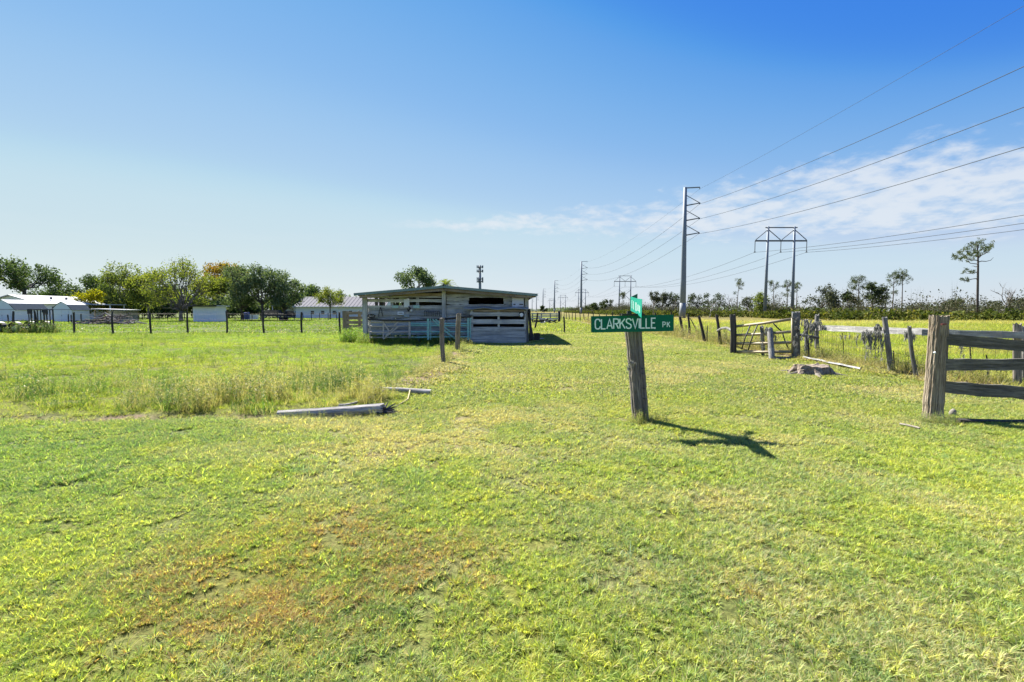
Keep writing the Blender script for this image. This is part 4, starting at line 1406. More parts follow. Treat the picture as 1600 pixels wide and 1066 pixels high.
GREY_ROOF = simple('grey_roof', (0.17, 0.165, 0.172), spec=0.08, rough=0.85, var=0.06, scale=0.6, streak=(3, 0.4, 1))
SHINGLE = simple('shingle', (0.06, 0.085, 0.105), spec=0.1, rough=0.9, var=0.2, scale=3.0)
GLASS = simple('dark_glass', (0.02, 0.024, 0.028), rough=0.12, var=0.05)
DARK = simple('dark_metal', (0.028, 0.028, 0.03), rough=0.55, metal=0.3, var=0.2, scale=6, dirt=((0.10, 0.05, 0.03), 0.66))
TEAL = simple('teal_paint', (0.22, 0.46, 0.42), rough=0.5, metal=0.1, var=0.2, scale=5, dirt=((0.22, 0.19, 0.16), 0.55))
RUSTY = simple('rusty_pipe', (0.50, 0.44, 0.38), rough=0.7, metal=0.2, var=0.25, scale=5, dirt=((0.16, 0.20, 0.18), 0.55))
PAPER = simple('white_sheet', (0.68, 0.71, 0.71), rough=0.6, var=0.05, scale=4, dirt=((0.40, 0.40, 0.38), 0.62))
PALEGREEN = simple('pale_green_sheet', (0.36, 0.55, 0.49), rough=0.6, var=0.1, scale=4)
BLACKR = simple('black_rubber', (0.014, 0.014, 0.015), rough=0.85, var=0.2, scale=5)


def board(name, p0, p1, w, t, mat, parent, up=(0, 0, 1), seg=5, warp=0.008, ends=0.02):
    """a sawn board of its own: local X runs along it, edges a little uneven"""
    p0, p1 = Vector(p0), Vector(p1)
    d = p1 - p0
    L = d.length
    d.normalize()
    side = d.cross(Vector(up)).normalized()
    upv = side.cross(d)
    V, Fc = [], []
    for i in range(seg + 1):
        s = L * i / seg
        e = rnd.uniform(-ends, ends) if i in (0, seg) else 0
        a, b, c = rnd.uniform(-warp, warp), rnd.uniform(-warp, warp), rnd.uniform(-warp, warp) * 0.5
        for (yy, zz) in ((-t / 2, -w / 2 + a), (t / 2, -w / 2 + a), (t / 2, w / 2 + b), (-t / 2, w / 2 + b)):
            V.append((s + e, yy + c, zz))
    for i in range(seg):
        for k in range(4):
            k2 = (k + 1) % 4
            Fc.append((i * 4 + k, (i + 1) * 4 + k, (i + 1) * 4 + k2, i * 4 + k2))
    Fc.append((0, 1, 2, 3))
    Fc.append(tuple(seg * 4 + k for k in (3, 2, 1, 0)))
    me = bpy.data.meshes.new(name)
    me.from_pydata(V, [], Fc)
    me.materials.append(mat)
    o = bpy.data.objects.new(name, me)
    COL.objects.link(o)
    M = Matrix((d, side, upv)).transposed().to_4x4()
    o.rotation_euler = M.to_euler()
    if parent is not None:
        o.parent = parent
        o.location = p0 - rel(parent)
    else:
        o.location = p0
    return o


def log_mesh(name, L, r0, r1, mat, seed, n=16, rings=9, groove=0.07, ragged=0.03, bend=0.02, split=None, flare=0.0, splitd=0.22):
    """round timber along local Z with long checks and a broken or sawn top"""
    r = np.random.default_rng(seed)
    ang = np.linspace(0, 2 * np.pi, n, endpoint=False)
    g = 1 - groove * np.abs(r.normal(size=n)) * (r.random(n) < 0.75)
    if split is not None:
        g[split % n] -= splitd
        g[(split + 1) % n] -= 0.06
    V, Fc = [], []
    bx, by = r.normal() * bend * L, r.normal() * bend * L
    for i in range(rings):
        t = i / (rings - 1)
        rad = r0 + (r1 - r0) * t + flare * r0 * max(0, 1 - t * 5) ** 2
        k = g * (1 + 0.012 * r.normal(size=n)) * (1 + 0.02 * r.normal())
        zz = np.full(n, L * t)
        if i == rings - 1:
            zz = zz + r.normal(size=n) * ragged * L * 0.5
        ox, oy = bx * 4 * t * (1 - t), by * 4 * t * (1 - t)
        for j in range(n):
            V.append((ox + math.cos(ang[j]) * rad * k[j], oy + math.sin(ang[j]) * rad * k[j], zz[j]))
    for i in range(rings - 1):
        for j in range(n):
            j2 = (j + 1) % n
            Fc.append((i * n + j, i * n + j2, (i + 1) * n + j2, (i + 1) * n + j))
    c = len(V)
    V.append((0, 0, L * 0.985))
    for j in range(n):
        Fc.append(((rings - 1) * n + j, (rings - 1) * n + (j + 1) % n, c))
    Fc.append(tuple(range(n - 1, -1, -1)))
    me = bpy.data.meshes.new(name)
    me.from_pydata(V, [], Fc)
    me.materials.append(mat)
    return me


def log(name, p0, p1, r0, r1, mat, parent=None, seed=1, **kw):
    p0, p1 = Vector(p0), Vector(p1)
    d = p1 - p0
    me = log_mesh(name, d.length, r0, r1, mat, seed, **kw)
    o = bpy.data.objects.new(name, me)
    COL.objects.link(o)
    o.rotation_euler = d.to_track_quat('Z', 'Y').to_euler()
    if parent is not None:
        o.parent = parent
        o.location = p0 - rel(parent)
    else:
        o.location = p0
    return o


def pixbox(mb, x0, y0, x1, y1, d, t):
    """box whose front face covers a pixel rectangle on the plane y = d"""
    a, b = W(x0, y0, d), W(x1, y1, d)
    mb.box(((a.x + b.x) / 2, d + t / 2, (a.z + b.z) / 2), (abs(b.x - a.x), t, abs(a.z - b.z)))
    return mb


# ------------------------------------------------------------------ barn
def barn():
    d = 23.2
    root = empty('barn', (-3.2, d, 0.0), 'weathered grey board barn with a low metal gable roof', 'barn')
    xl, xr, xm = W(571, 500, d).x, W(824, 500, d).x, W(694, 500, d).x
    yb = d + 9.5
    eL, eR, rg = W(553, 459.5, d - .5), W(840, 460.5, d - .5), W(693, 447.5, d - .5)
    y0, y1 = d - 0.5, yb + 0.4

    # roof: ribbed sheets side by side on each slope, metal rake trim, eave purlins
    nsh = 11
    for (e, s) in ((eL, 1), (eR, -1)):
        dirv = Vector((rg.x - e.x, 0, rg.z - e.z))
        L = dirv.length
        me = None
        wd = (y1 - y0) / nsh
        mb = MB()
        prof = []
        for k in range(13):
            yy = wd * 1.03 * k / 12
            prof.append((yy, 0.022 if k % 4 in (1, 2) else 0.0))
        V, Fc = [], []
        for j, tt in enumerate((0, 0.5, 1)):
            for (yy, zz) in prof:
                V.append((dirv.x * tt, yy, dirv.z * tt + zz))
        m_ = len(prof)
        for j in range(2):
            for k in range(m_ - 1):
                Fc.append((j * m_ + k, j * m_ + k + 1, (j + 1) * m_ + k + 1, (j + 1) * m_ + k) if s < 0 else (j * m_ + k, (j + 1) * m_ + k, (j + 1) * m_ + k + 1, j * m_ + k + 1))
        me = bpy.data.meshes.new('roof_sheet')
        me.from_pydata(V, [], Fc)
        me.materials.append(ROOFM)
        for k in range(nsh):
            o = bpy.data.objects.new('roof_sheet', me)
            COL.objects.link(o)
            o.parent = root
            o.location = Vector((e.x, y0 + k * wd, e.z + 0.012 + 0.004 * (k % 2))) - rel(root)
        MB().bar((e.x, y0 - 0.02, e.z - 0.02), (rg.x, y0 - 0.02, rg.z - 0.02), 0.115, 0.03).build('rake_trim', ROOF_EDGE, root)
        board('rake_board', (e.x + s * 0.25, y0 + 0.05, e.z - 0.13), (rg.x, y0 + 0.05, rg.z - 0.15), 0.12, 0.04, WOODX_WARM, root)
        for k in range(6):
            t = 0.04 + k * 0.185
            q = Vector((e.x + dirv.x * t, 0, e.z + dirv.z * t - 0.06))
            MB().box((q.x, (y0 + y1) / 2 + .05, q.z), (0.05, y1 - y0 - .12, 0.09)).build('purlin', WOODX_WARM, root)
    MB().box((rg.x, (y0 + y1) / 2 - .02, rg.z + 0.055), (0.26, y1 - y0 + 0.06, 0.02)).build('ridge_cap', ROOF_EDGE, root)
    MB().tube([(rg.x, y0 - 0.03, rg.z + 0.02), (rg.x, y0 - 0.03, rg.z + 0.11)], 0.04, 6).build('ridge_finial', DARK, root)

    # posts
    for (px0, px1, dd) in ((567, 574.5, -.03), (691, 696.5, -.06), (820, 826, -.02)):
        a, b = W(px0, 500, d + dd), W(px1, 500, d + dd)
        top = (eL.z if px0 < 600 else (rg.z if px0 < 750 else eR.z)) - 0.16
        board('corner_post', ((a.x + b.x) / 2, d + dd, -0.05), ((a.x + b.x) / 2, d + dd, top + (0.0 if px0 != 691 else -0.02)), b.x - a.x, 0.12, WOODX, root, up=(1, 0, 0), seg=4)
    for px in (613, 653):
        a = W(px, 500, d + .13)
        board('stud', (a.x, d + .12, 0), (a.x, d + .12, 2.28), 0.13, 0.09, WOODX, root, up=(1, 0, 0), seg=3)

    def plank(px0, px1, py0, py1, dd=0.06, t=0.03, mat=WOODX, name='plank'):
        a, b = W(px0, (py0 + py1) / 2 + rnd.uniform(-.3, .3), d + dd), W(px1, (py0 + py1) / 2 + rnd.uniform(-.3, .3), d + dd)
        w = W(px0, py0, d + dd).z - W(px0, py1, d + dd).z
        return board(name, a, b, w, t, mat, root, seg=8, warp=.016)

    # gable boards above, left bay with two long slots
    plank(612, 690.5, 458.6, 463.2, mat=WOODX_WARM)
    plank(574.5, 690.5, 463.4, 465.0, dd=.03)
    plank(574.5, 690.5, 467.6, 472.2)
    for k, y in enumerate(np.arange(477.2, 521, 5.15)):
        plank(574.6, 690.8, y, y + 5.05 + 0.2 * rnd.random(), dd=0.06 + 0.034 * (k % 2))
    # right bay
    plank(697, 800, 455.2, 459.6, mat=WOODX_WARM, dd=.07)
    plank(697, 819.5, 459.9, 464.9)
    plank(697, 732.5, 465.1, 470.0)
    plank(697, 732.5, 470.3, 475.9)
    plank(786.5, 819.8, 465.1, 470.3)
    plank(786.5, 819.8, 470.6, 475.9)
    for k, y in enumerate(np.arange(476.2, 534, 5.3)):
        plank(697, 819.8 if y < 484 else 735.5, y, y + 5.2 + 0.2 * rnd.random(), dd=0.06 + 0.034 * (k % 2))
    # slot window frame
    for (a, b, c, e) in ((731.5, 787.5, 464.3, 465.3), (731.5, 787.5, 475.7, 476.7)):
        plank(a, b, c, e, dd=0.02, t=0.05, name='window_trim')
    # side and back walls (boards run along them)
    for x, dark in ((xr - .03, 0), ):
        for k in range(13):
            z = 0.12 + k * 0.172
            board('side_board', (x, d + 0.2, z), (x, yb, z), 0.165, 0.03, WOODX, root)
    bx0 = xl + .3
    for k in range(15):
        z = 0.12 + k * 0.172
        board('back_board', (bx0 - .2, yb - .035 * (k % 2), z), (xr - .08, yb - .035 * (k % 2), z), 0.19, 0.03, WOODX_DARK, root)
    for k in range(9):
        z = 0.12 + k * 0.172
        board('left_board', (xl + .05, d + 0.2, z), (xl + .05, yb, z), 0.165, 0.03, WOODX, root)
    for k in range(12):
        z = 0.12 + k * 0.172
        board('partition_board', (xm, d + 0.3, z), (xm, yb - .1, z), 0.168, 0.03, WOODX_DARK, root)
    for k in range(3):
        for x in (xl + .1, (xl + xm) / 2, xr - .15):
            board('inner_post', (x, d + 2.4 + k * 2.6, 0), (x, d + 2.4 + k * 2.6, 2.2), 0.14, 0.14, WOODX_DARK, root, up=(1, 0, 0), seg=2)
    for px in (588, 599, 621):
        a = W(px, 500, d + 5)
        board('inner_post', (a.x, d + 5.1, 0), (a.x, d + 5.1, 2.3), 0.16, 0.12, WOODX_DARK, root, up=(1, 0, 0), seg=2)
    # one dark board set across the right bay to darken its inside
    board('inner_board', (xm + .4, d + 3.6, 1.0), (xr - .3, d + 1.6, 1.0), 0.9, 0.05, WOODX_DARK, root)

    # stall box standing out from the right bay
    ds = 22.45
    def sp(px0, px1, py0, py1, dd=0.0, mat=WOODX, t=.03):
        a, b = W(px0, (py0 + py1) / 2, ds + dd), W(px1, (py0 + py1) / 2, ds + dd)
        w = W(px0, py0, ds).z - W(px0, py1, ds).z
        return board('stall_board', a, b, w, t, mat, root)
    for px in (737.5, 779, 820.5):
        a = W(px, 500, ds + .06)
        board('stall_post', (a.x, ds + .08, -.05), (a.x, ds + .08, W(px, 485, ds).z), 0.10, 0.09, WOODX, root, up=(1, 0, 0), seg=3)
    sp(734, 811, 488.2, 494.2, mat=WOODX)
    sp(736, 820, 499.2, 506.2)
    for k, y in enumerate((511.0, 517.4, 523.9, 530.3)):
        sp(735 + rnd.random() * 2, 820 + rnd.random() * 2, y, y + 6.2, dd=0.01 * (k % 2))
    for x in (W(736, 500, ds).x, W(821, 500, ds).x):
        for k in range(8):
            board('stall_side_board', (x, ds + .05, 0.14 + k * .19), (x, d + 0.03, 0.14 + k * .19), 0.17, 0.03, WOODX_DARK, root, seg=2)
    # crumpled tin sheet on top
    V, Fc = [], []
    nx = 14
    for j in range(4):
        for i in range(nx):
            a = W(723 + (826 - 723) * i / (nx - 1), 482.4 + 0.8 * math.sin(i * 1.1) + (0.9 if 5 < i < 8 else 0), ds - .12)
            V.append((a.x + rnd.uniform(-.01, .01), ds - .12 + j * (d - ds + .1) / 3, a.z + j * .035 + rnd.uniform(-.012, .012)))
    for j in range(3):
        for i in range(nx - 1):
            Fc.append((j * nx + i, j * nx + i + 1, (j + 1) * nx + i + 1, (j + 1) * nx + i))
    mb = MB()
    mb.add(V, Fc)
    o = mb.build('stall_roof', TIN, root)
    so = o.modifiers.new('thick', 'SOLIDIFY')
    so.thickness = 0.012
    board('stall_beam', W(740, 486, ds + .05), W(818, 486, ds + .05), .07, .05, WOODX_WARM, root)
    # cross beam high on the left bay, braces
    board('brace', W(808, 466, d - .01), W(838, 463.5, d - .25), .07, .05, WOODX_WARM, root)

    # things that hang on or lean at the front
    def sheet(name, px0, py0, px1, py1, mat, label, cat, dd=-0.02, t=0.02, extra=None):
        mb = MB()
        pixbox(mb, px0, py0, px1, py1, d + dd - t, t)
        c = W((px0 + px1) / 2, py1, d + dd)
        o = mb.build(name, mat, None, origin=c)
        tag(o, label, cat)
        return o
    sheet('notice_board', 631, 467.8, 639.7, 480.5, PAPER, 'tall white board hung in the slot of the barn front', 'board', dd=0.0)
    b = sheet('name_plate', 621, 487, 630.8, 492.3, PAPER, 'small white plate with a line of lettering on the barn front', 'plate')
    mb = MB()
    for k in range(5):
        pixbox(mb, 623 + k * 1.25, 488.9, 623.9 + k * 1.25, 490.2, d - 0.045, 0.003)
    mb.build('lettering', DARK, b)
    sheet('pale_green_sheet', 645.5, 477, 655.5, 481.8, PALEGREEN, 'pale green sheet nailed beside the tall white board', 'sheet')
    sheet('pale_grey_plate', 612.8, 477.4, 622.6, 481.6, PALEGREEN, 'pale grey sheet nailed left of the tall white board', 'sheet')
    sheet('small_white_disc', 640.3, 483.4, 644.2, 486.8, PAPER, 'small white disc below the pale green sheet', 'disc')
    sheet('dull_sheet', 631, 491.8, 639.5, 495.5, simple('dull_sheet', (.30, .36, .36), var=.15), 'dull grey sheet just under the small white disc', 'sheet')
    # cooler box on the right
    b = empty('water_cooler', W(809, 479.6, d - .05), 'white box unit with two dark slots high on the barn front', 'cooler')
    pixbox(MB(), 800.3, 461.5, 818.3, 479.4, d - .26, 0.24).build('case', simple('cooler_white', (.52, .54, .57), var=.08, scale=3, dirt=((.34, .30, .27), .56)), b)
    pixbox(MB(), 800.8, 463.5, 817.8, 466.0, d - .275, 0.012).build('grille', simple('cooler_grille', (.30, .25, .22), var=.2), b)
    for (q0, q1) in ((802, 805.4), (811.5, 817)):
        pixbox(MB(), q0, 475.0, q1, 476.6, d - .275, 0.012).build('slot', DARK, b)
    # rake head with tines
    b = empty('tine_rack', W(667, 494, d - .1), 'black rack of tines hanging on the barn front', 'rack')
    MB().bar(W(663, 486, d - .1), W(687, 486.4, d - .1), .035, .03).build('bar', DARK, b)
    for k in range(8):
        px = 663.5 + k * 3.25
        MB().tube([W(px, 486, d - .1), W(px + .2, 490, d - .16), W(px + .3, 494, d - .14)], .014, 5).build('tine', DARK, b)
    # A shaped shears
    b = empty('hanging_shears', W(594, 495, d - .08), 'black A shaped tongs hanging on the left of the barn front', 'tongs')
    MB().tube([W(594.2, 480, d - .07), W(592.6, 487, d - .09), W(591.2, 495, d - .09)], .02, 6).build('left_leg', DARK, b)
    MB().tube([W(594.4, 480, d - .07), W(596.6, 487, d - .09), W(598.3, 494.5, d - .09)], .02, 6).build('right_leg', DARK, b)
    MB().bar(W(592.4, 489, d - .09), W(596.6, 489, d - .09), .02, .02).build('cross_bar', DARK, b)
    # dark blob, strap
    o = MB().tube([W(638.5, 479, d - .05), W(640.8, 482, d - .09), W(638.2, 486, d - .07), W(636, 482, d - .06)], [.02, .05, .04, .02], 7).build('leather_strap', DARK, None, origin=W(638, 486, d))
    tag(o, 'dark strap dangling beside the tall white board', 'strap')
    b = empty('horse_collar', W(580, 496, d - .05), 'dark round bundle at the left end of the barn front', 'bundle')
    a = W(580.5, 494, d - .1)
    pts = [(a.x + .12 * math.cos(t) * 1.4, d - .09, a.z + .07 * math.sin(t)) for t in np.linspace(0, 6.0, 12)]
    MB().tube(pts, .03, 6).build('coil', DARK, b)
    # gear like plate on the stall
    b = empty('round_emblem', W(814.5, 496, ds - .03), 'round white emblem on a dark square at the top of the stall', 'emblem')
    pixbox(MB(), 811.2, 488.6, 819.6, 495.8, ds - .05, .015).build('plate', DARK, b)
    a = W(814.8, 492, ds - .07)
    pts = []
    for k in range(16):
        rr = .075 if k % 2 else .10
        pts.append((a.x + math.cos(k * math.pi / 8) * rr, a.y, a.z + math.sin(k * math.pi / 8) * rr))
    MB().prism(pts, (0, .018, 0)).build('disc', PAPER, b)
    # leaning timbers at the right corner
    for k, (pa, pb, rr, lab) in enumerate((((833, 531), (826, 489), .06, 'dark pole leaning on the right corner of the barn, the outer one'), ((829, 532), (827, 484), .07, 'dark pole standing at the right corner of the barn'))):
        o = log('leaning_pole', W(pa[0], pa[1], ds + .25), W(pb[0], pb[1], ds + .55), rr, rr * .8, POSTZ_DARK, None, 40 + k)
        tag(o, lab, 'pole', 'poles leaning on the barn corner')
    b = G(835, 528)
    o = MB().box((b.x, 24.4, .2), (.28, .3, .4), jit=.02).build('feed_bucket', DARK, None, origin=(b.x, 24.4, 0))
    tag(o, 'small dark box on the grass at the right corner of the barn', 'box')
    a, c = G(823.5, 532.5), G(848, 531.0)
    o = board('grounded_board', a + Vector((0, 0, .06)), c + Vector((0, 0, .06)), .12, .05, WOODX, None, up=(0, 1, .3))
    tag(o, 'pale board lying on the grass at the right corner of the barn', 'board')


barn()


def pipe_gate(name, label, x0, x1, rails, d, mat, stiles, diags, mats=None):
    """rails: list of (pyL, pyR); stiles, diags in pixels on the plane y = d"""
    root = empty(name, (W((x0 + x1) / 2, 530, d).x, d, 0), label, 'gate')
    for k, (a, b) in enumerate(rails):
        MB().tube([W(x0, a, d), W((x0 + x1) / 2, (a + b) / 2 + rnd.uniform(-.3, .5), d), W(x1, b, d)], .036, 8).build('rail', mats[k] if mats else mat, root, smooth=True)
    for (px, a, b, w) in stiles:
        MB().bar(W(px, a, d - .035), W(px, b, d - .035), w, .022, up=(1, 0, 0)).build('stile', mat, root)
    for (xa, ya, xb, yb, w) in diags:
        MB().bar(W(xa, ya, d - .058), W(xb, yb, d - .058), w, .02).build('brace', mat, root)
    return root


pipe_gate('cattle_gate', 'faded grey brown pipe gate leaning before the left bay of the barn', 577, 641, [(503.2, 502.6), (510, 509.4), (519.2, 518.6), (527.6, 527)], 22.3, RUSTY,
          [(578, 500, 529, .05), (599, 498, 529, .06), (640, 498, 530, .09)], [(626, 499.5, 614, 510.5, .05), (622, 510.5, 599, 530, .05), (615, 512, 601, 527, .04), (599, 504, 609, 519, .06)])
pipe_gate('cattle_gate', 'teal painted pipe gate leaning before the middle of the barn', 642, 735, [(505.6, 506.0), (508.6, 509.2), (518.6, 518.2), (527.4, 526.6)], 22.1, TEAL,
          [(669, 498, 531, .10), (673, 498, 531, .03), (731.5, 497, 531, .08), (735, 497, 531, .05)], [(676, 499, 691, 513, .05), (680.5, 499, 704, 519, .05), (691, 514, 712, 530, .06)])
o = log('top_pole', W(575, 499.2, 22.2), W(736, 494.2, 22.2), .045, .05, POSTZ_DARK, None, 61, n=10, rings=7)
tag(o, 'long dark pole laid level along the top of the two barn gates', 'pole')


def board_pen():
    d = 25.6
    root = empty('corral_fence', (W(552, 510, d).x, d, 0), 'short dark board fence running left from the barn', 'fence')
    for (px, w, top) in ((538.5, .17, 485.5), (543, .12, 486), (562, .14, 487.5)):
        a = W(px, 500, d)
        board('post', (a.x, d, -.05), (a.x, d, W(px, top, d).z), w, .14, WOODX_WARM, root, up=(1, 0, 0), seg=3)
    for (a, b) in ((488.2, 490.2), (496.4, 497.6), (503.6, 504.6), (509.5, 511)):
        pa, pb = W(541, (a + b) / 2 + rnd.uniform(-.5, .5), d - .1), W(572, (a + b) / 2, d - .1)
        board('board', pa, pb, .15, .035, WOODX_WARM, root)
    MB().tube([(W(548, 511, d).x + .22 * math.cos(t), d - .35, .36 + .2 * math.sin(t)) for t in np.linspace(0, 6.283, 14)], .08, 8).build('old_tyre', BLACKR, None, origin=(W(548, 511, d).x, d - .35, 0))  # this rubber ring is an old tyre
    tag(bpy.data.objects['old_tyre'], 'old black rubber tyre standing against the short dark board fence', 'ring')


board_pen()


# ------------------------------------------------------------------ house, sheds, long building on the left
def gable_block(root, x0, x1, y0, y1, ze, zr, wall, roof, over=0.35, axis='Y', thick=0.09):
    """walls with pitched roof, ridge along axis"""
    mb = MB()
    if axis == 'Y':
        xm = (x0 + x1) / 2
        poly = [(x0, y0, 0), (x1, y0, 0), (x1, y0, ze), (xm, y0, zr - .06), (x0, y0, ze)]
        mb.prism(poly, (0, y1 - y0, 0)).build('wall', wall, root)
        for (a, b) in (((x0 - over, ze - over * (zr - ze) / (xm - x0)), (xm, zr)), ((x1 + over, ze - over * (zr - ze) / (xm - x0)), (xm, zr))):
            m2 = MB()
            m2.prism([(a[0], y0 - over, a[1]), (b[0], y0 - over, b[1]), (b[0], y0 - over, b[1] + thick), (a[0], y0 - over, a[1] + thick)], (0, y1 - y0 + 2 * over, 0))
            m2.build('roof', roof, root)
    else:
        ym = (y0 + y1) / 2
        poly = [(x0, y0, 0), (x0, y1, 0), (x0, y1, ze), (x0, ym, zr - .06), (x0, y0, ze)]
        mb.prism(poly, (x1 - x0, 0, 0)).build('wall', wall, root)
        for (a, b) in (((y0 - over, ze - over * (zr - ze) / (ym - y0)), (ym, zr)), ((y1 + over, ze - over * (zr - ze) / (ym - y0)), (ym, zr))):
            m2 = MB()
            m2.prism([(x0 - over, a[0], a[1]), (x0 - over, b[0], b[1]), (x0 - over, b[0], b[1] + thick), (x0 - over, a[0], a[1] + thick)], (x1 - x0 + 2 * over, 0, 0))
            m2.build('roof', roof, root)


def house():
    root = empty('white_house', (-79, 82, 0), 'long white house with a bright metal roof behind the two small sheds', 'house')
    xm = W(13, 461, 77).x
    x1 = xm + 4.3
    x0 = xm - 4.3
    gable_block(root, x0, x1, 77.4, 89.5, 2.75, 4.0, WHITE, WHITE_ROOF, over=.5)
    # windows and door on the long side
    for (y, z0, z1, w, nm) in ((80.2, 1.0, 2.2, 1.2, 'window'), (83.2, 0.1, 2.15, .9, 'door'), (86.2, 1.0, 2.2, 1.2, 'window')):
        w_ = MB().box((x1 + .02, y, (z0 + z1) / 2), (.06, w + .16, z1 - z0 + .16)).build(nm, WHITE, root)
        MB().box((x1 + .055, y, (z0 + z1) / 2), (.02, w, z1 - z0)).build('pane', GLASS, w_)
        MB().box((x1 + .07, y, (z0 + z1) / 2), (.02, w, .06)).build('bar', WHITE, w_)
    for k in range(3):
        MB().box((x1 - 1.4, 81 + k * 2.8, 3.62 - .02), (.25, .25, .45)).build('roof_vent', GREY_ROOF, root)
    # flat porch roof on the far right
    MB().box((x1 + 1.6, 88.4, 2.62), (4.4, 3.6, .14)).build('porch_roof', WHITE_ROOF, root)
    for (x, y) in ((x1 + 3.5, 86.9), (x1 + 3.5, 90)):
        MB().box((x, y, 1.28), (.12, .12, 2.56)).build('porch_post', WHITE, root)

    def gambrel(label, x1, w, y0, L, ze, zk, zr, doors=True):
        r_ = empty('garden_shed', (x1 - w / 2, y0, 0), label, 'shed', 'white gambrel sheds')
        x0 = x1 - w
        k = w * .22
        xm = (x0 + x1) / 2
        MB().prism([(x0, y0, 0), (x1, y0, 0), (x1, y0, ze), (x1 - k, y0, zk), (xm, y0, zr), (x0 + k, y0, zk), (x0, y0, ze)], (0, L, 0)).build('wall', WHITE, r_)
        for (a, b) in (((x1 + .08, ze - .1), (x1 - k + .03, zk + .02)), ((x0 - .08, ze - .1), (x0 + k - .03, zk + .02))):
            MB().prism([(a[0], y0 - .06, a[1]), (b[0], y0 - .06, b[1]), (b[0] * .999, y0 - .06, b[1] + .07), (a[0] + (.05 if a[0] > xm else -.05), y0 - .06, a[1] + .03)], (0, L + .2, 0)).build('lower_roof', SHINGLE, r_)
        for a in ((x1 - k + .05, zk), (x0 + k - .05, zk)):
            MB().prism([(a[0], y0 - .06, a[1] + .02), (xm, y0 - .06, zr + .02), (xm, y0 - .06, zr + .09), (a[0], y0 - .06, a[1] + .09)], (0, L + .2, 0)).build('upper_roof', WHITE_ROOF, r_)
        MB().box((xm, y0 - .03, ze), (w - .1, .04, .05)).build('trim_band', GREY_ROOF, r_)
        for s in (-1, 1):
            MB().box((xm + s * w * .17, y0 - .03, ze * .48), (w * .33, .04, ze * .93)).build('door', WHITE, r_)
        MB().box((xm, y0 - .055, ze * .5), (.04, .02, .18)).build('latch', DARK, r_)
        MB().box((xm, y0 + L / 2, .06), (w + .06, L + .06, .14)).build('base', DARK, r_)
        return r_
    x1 = W(23, 490, 70).x
    s = gambrel('white gambrel shed with a blue grey roof side at the left edge', x1, 3.6, 70, 4.9, 1.72, 2.5, 3.05)
    f = MB().box((x1 + .02, 74.2, 1.5), (.05, .5, .6)).build('window', WHITE, s)
    MB().box((x1 + .05, 74.2, 1.5), (.03, .4, .5)).build('pane', GLASS, f)
    x1 = W(112, 490, 68.5).x
    gambrel('smaller white gambrel shed right of the shed at the left edge', x1, 2.75, 68.5, 2.9, 1.7, 2.3, 2.75)
    # low lean-to beside it
    r_ = empty('lean_to', (x1 + 2.6, 73, 0), 'low open lean-to with a thin pale roof beside the smaller gambrel shed', 'lean-to')
    MB().box((x1 + 2.5, 73.2, 1.72), (5.4, 2.6, .1), Matrix.Rotation(.03, 3, 'Y')).build('roof', WHITE_ROOF, r_)
    for (a, b) in ((x1 + .2, 72.1), (x1 + 4.9, 72.1), (x1 + 4.9, 74.3), (x1 + .2, 74.3)):
        MB().box((a, b, .85), (.1, .1, 1.72)).build('post', WOODX_WARM, r_)
    for k in range(5):
        board('back_board', (x1 + .3, 74.4, .22 + k * .3), (x1 + 4.8, 74.4, .22 + k * .3), .29, .03, WOODX, r_)

    # small flat-roofed utility shed
    d = 67.0
    a, b = W(302, 500, d), W(338, 500, d)
    r_ = empty('utility_shed', ((a.x + b.x) / 2, d, 0), 'small white flat roofed utility shed in the paddock', 'shed')
    xs = W(323, 500, d).x
    zt = 2.12
    MB().box(((a.x + b.x) / 2, d + 1.2, zt / 2), (b.x - a.x, 2.4, zt)).build('wall', WHITE, r_)
    for k in range(9):
        x = a.x + (b.x - a.x) * (k + .5) / 9
        MB().box((x, d - .012, zt / 2), ((b.x - a.x) / 9 - .03, .022, zt - .04)).build('panel', WHITE, r_)
    MB().box(((a.x + b.x) / 2, d + 1.1, zt + .07), (b.x - a.x + .8, 3.2, .12)).build('roof', WHITE_ROOF, r_)
    MB().box(((a.x + b.x) / 2, d - .52, zt + .05), (b.x - a.x + .82, .04, .16)).build('fascia', WOODX_DARK, r_)

    # long white building
    d = 100.0
    xa, xb = W(462, 490, d).x, W(600, 490, d).x
    r_ = empty('long_white_building', ((xa + xb) / 2, d, 0), 'long low white building with a pale grey metal roof behind the round tree', 'building')
    gable_block(r_, xa, xb, d, d + 10, 2.45, 4.45, WHITE, GREY_ROOF, over=.4, axis='X')
    for px in (488.5, 504.5, 522.5, 548):
        a = W(px, 490, d)
        w_ = MB().box((a.x, d - .03, W(px, 488.3, d).z), (.85, .06, .85)).build('window', WHITE, r_)
        MB().box((a.x, d - .07, W(px, 488.3, d).z), (.66, .03, .66)).build('pane', GLASS, w_)
        MB().box((a.x, d - .09, W(px, 488.3, d).z), (.66, .02, .05)).build('bar', WHITE, w_)
    for k in range(24):
        x = xa + (xb - xa) * k / 23
        MB().bar((x, d - .38, 2.47 - .05), (x, d + 5, 4.56), .05, .06).build('roof_rib', GREY_ROOF, r_)
    MB().box(((xa + xb) / 2, d - .46, 2.33), (xb - xa + .8, .12, .12)).build('gutter', WHITE, r_)
    xc = W(425, 490, d).x
    MB().box(((xc + xa) / 2 - .1, d + 3, 2.55), (xa - xc, 6.4, .12)).build('carport_roof', GREY_ROOF, r_)
    for x in (xc + .1, (xc + xa) / 2, xa - .3):
        MB().box((x, d + .1, 1.25), (.11, .11, 2.5)).build('carport_post', WHITE, r_)
    MB().box(((xc + xa) / 2, d + 6.2, 1.25), (xa - xc, .1, 2.4)).build('carport_back', WHITE, r_)
    return xc, xa


house()


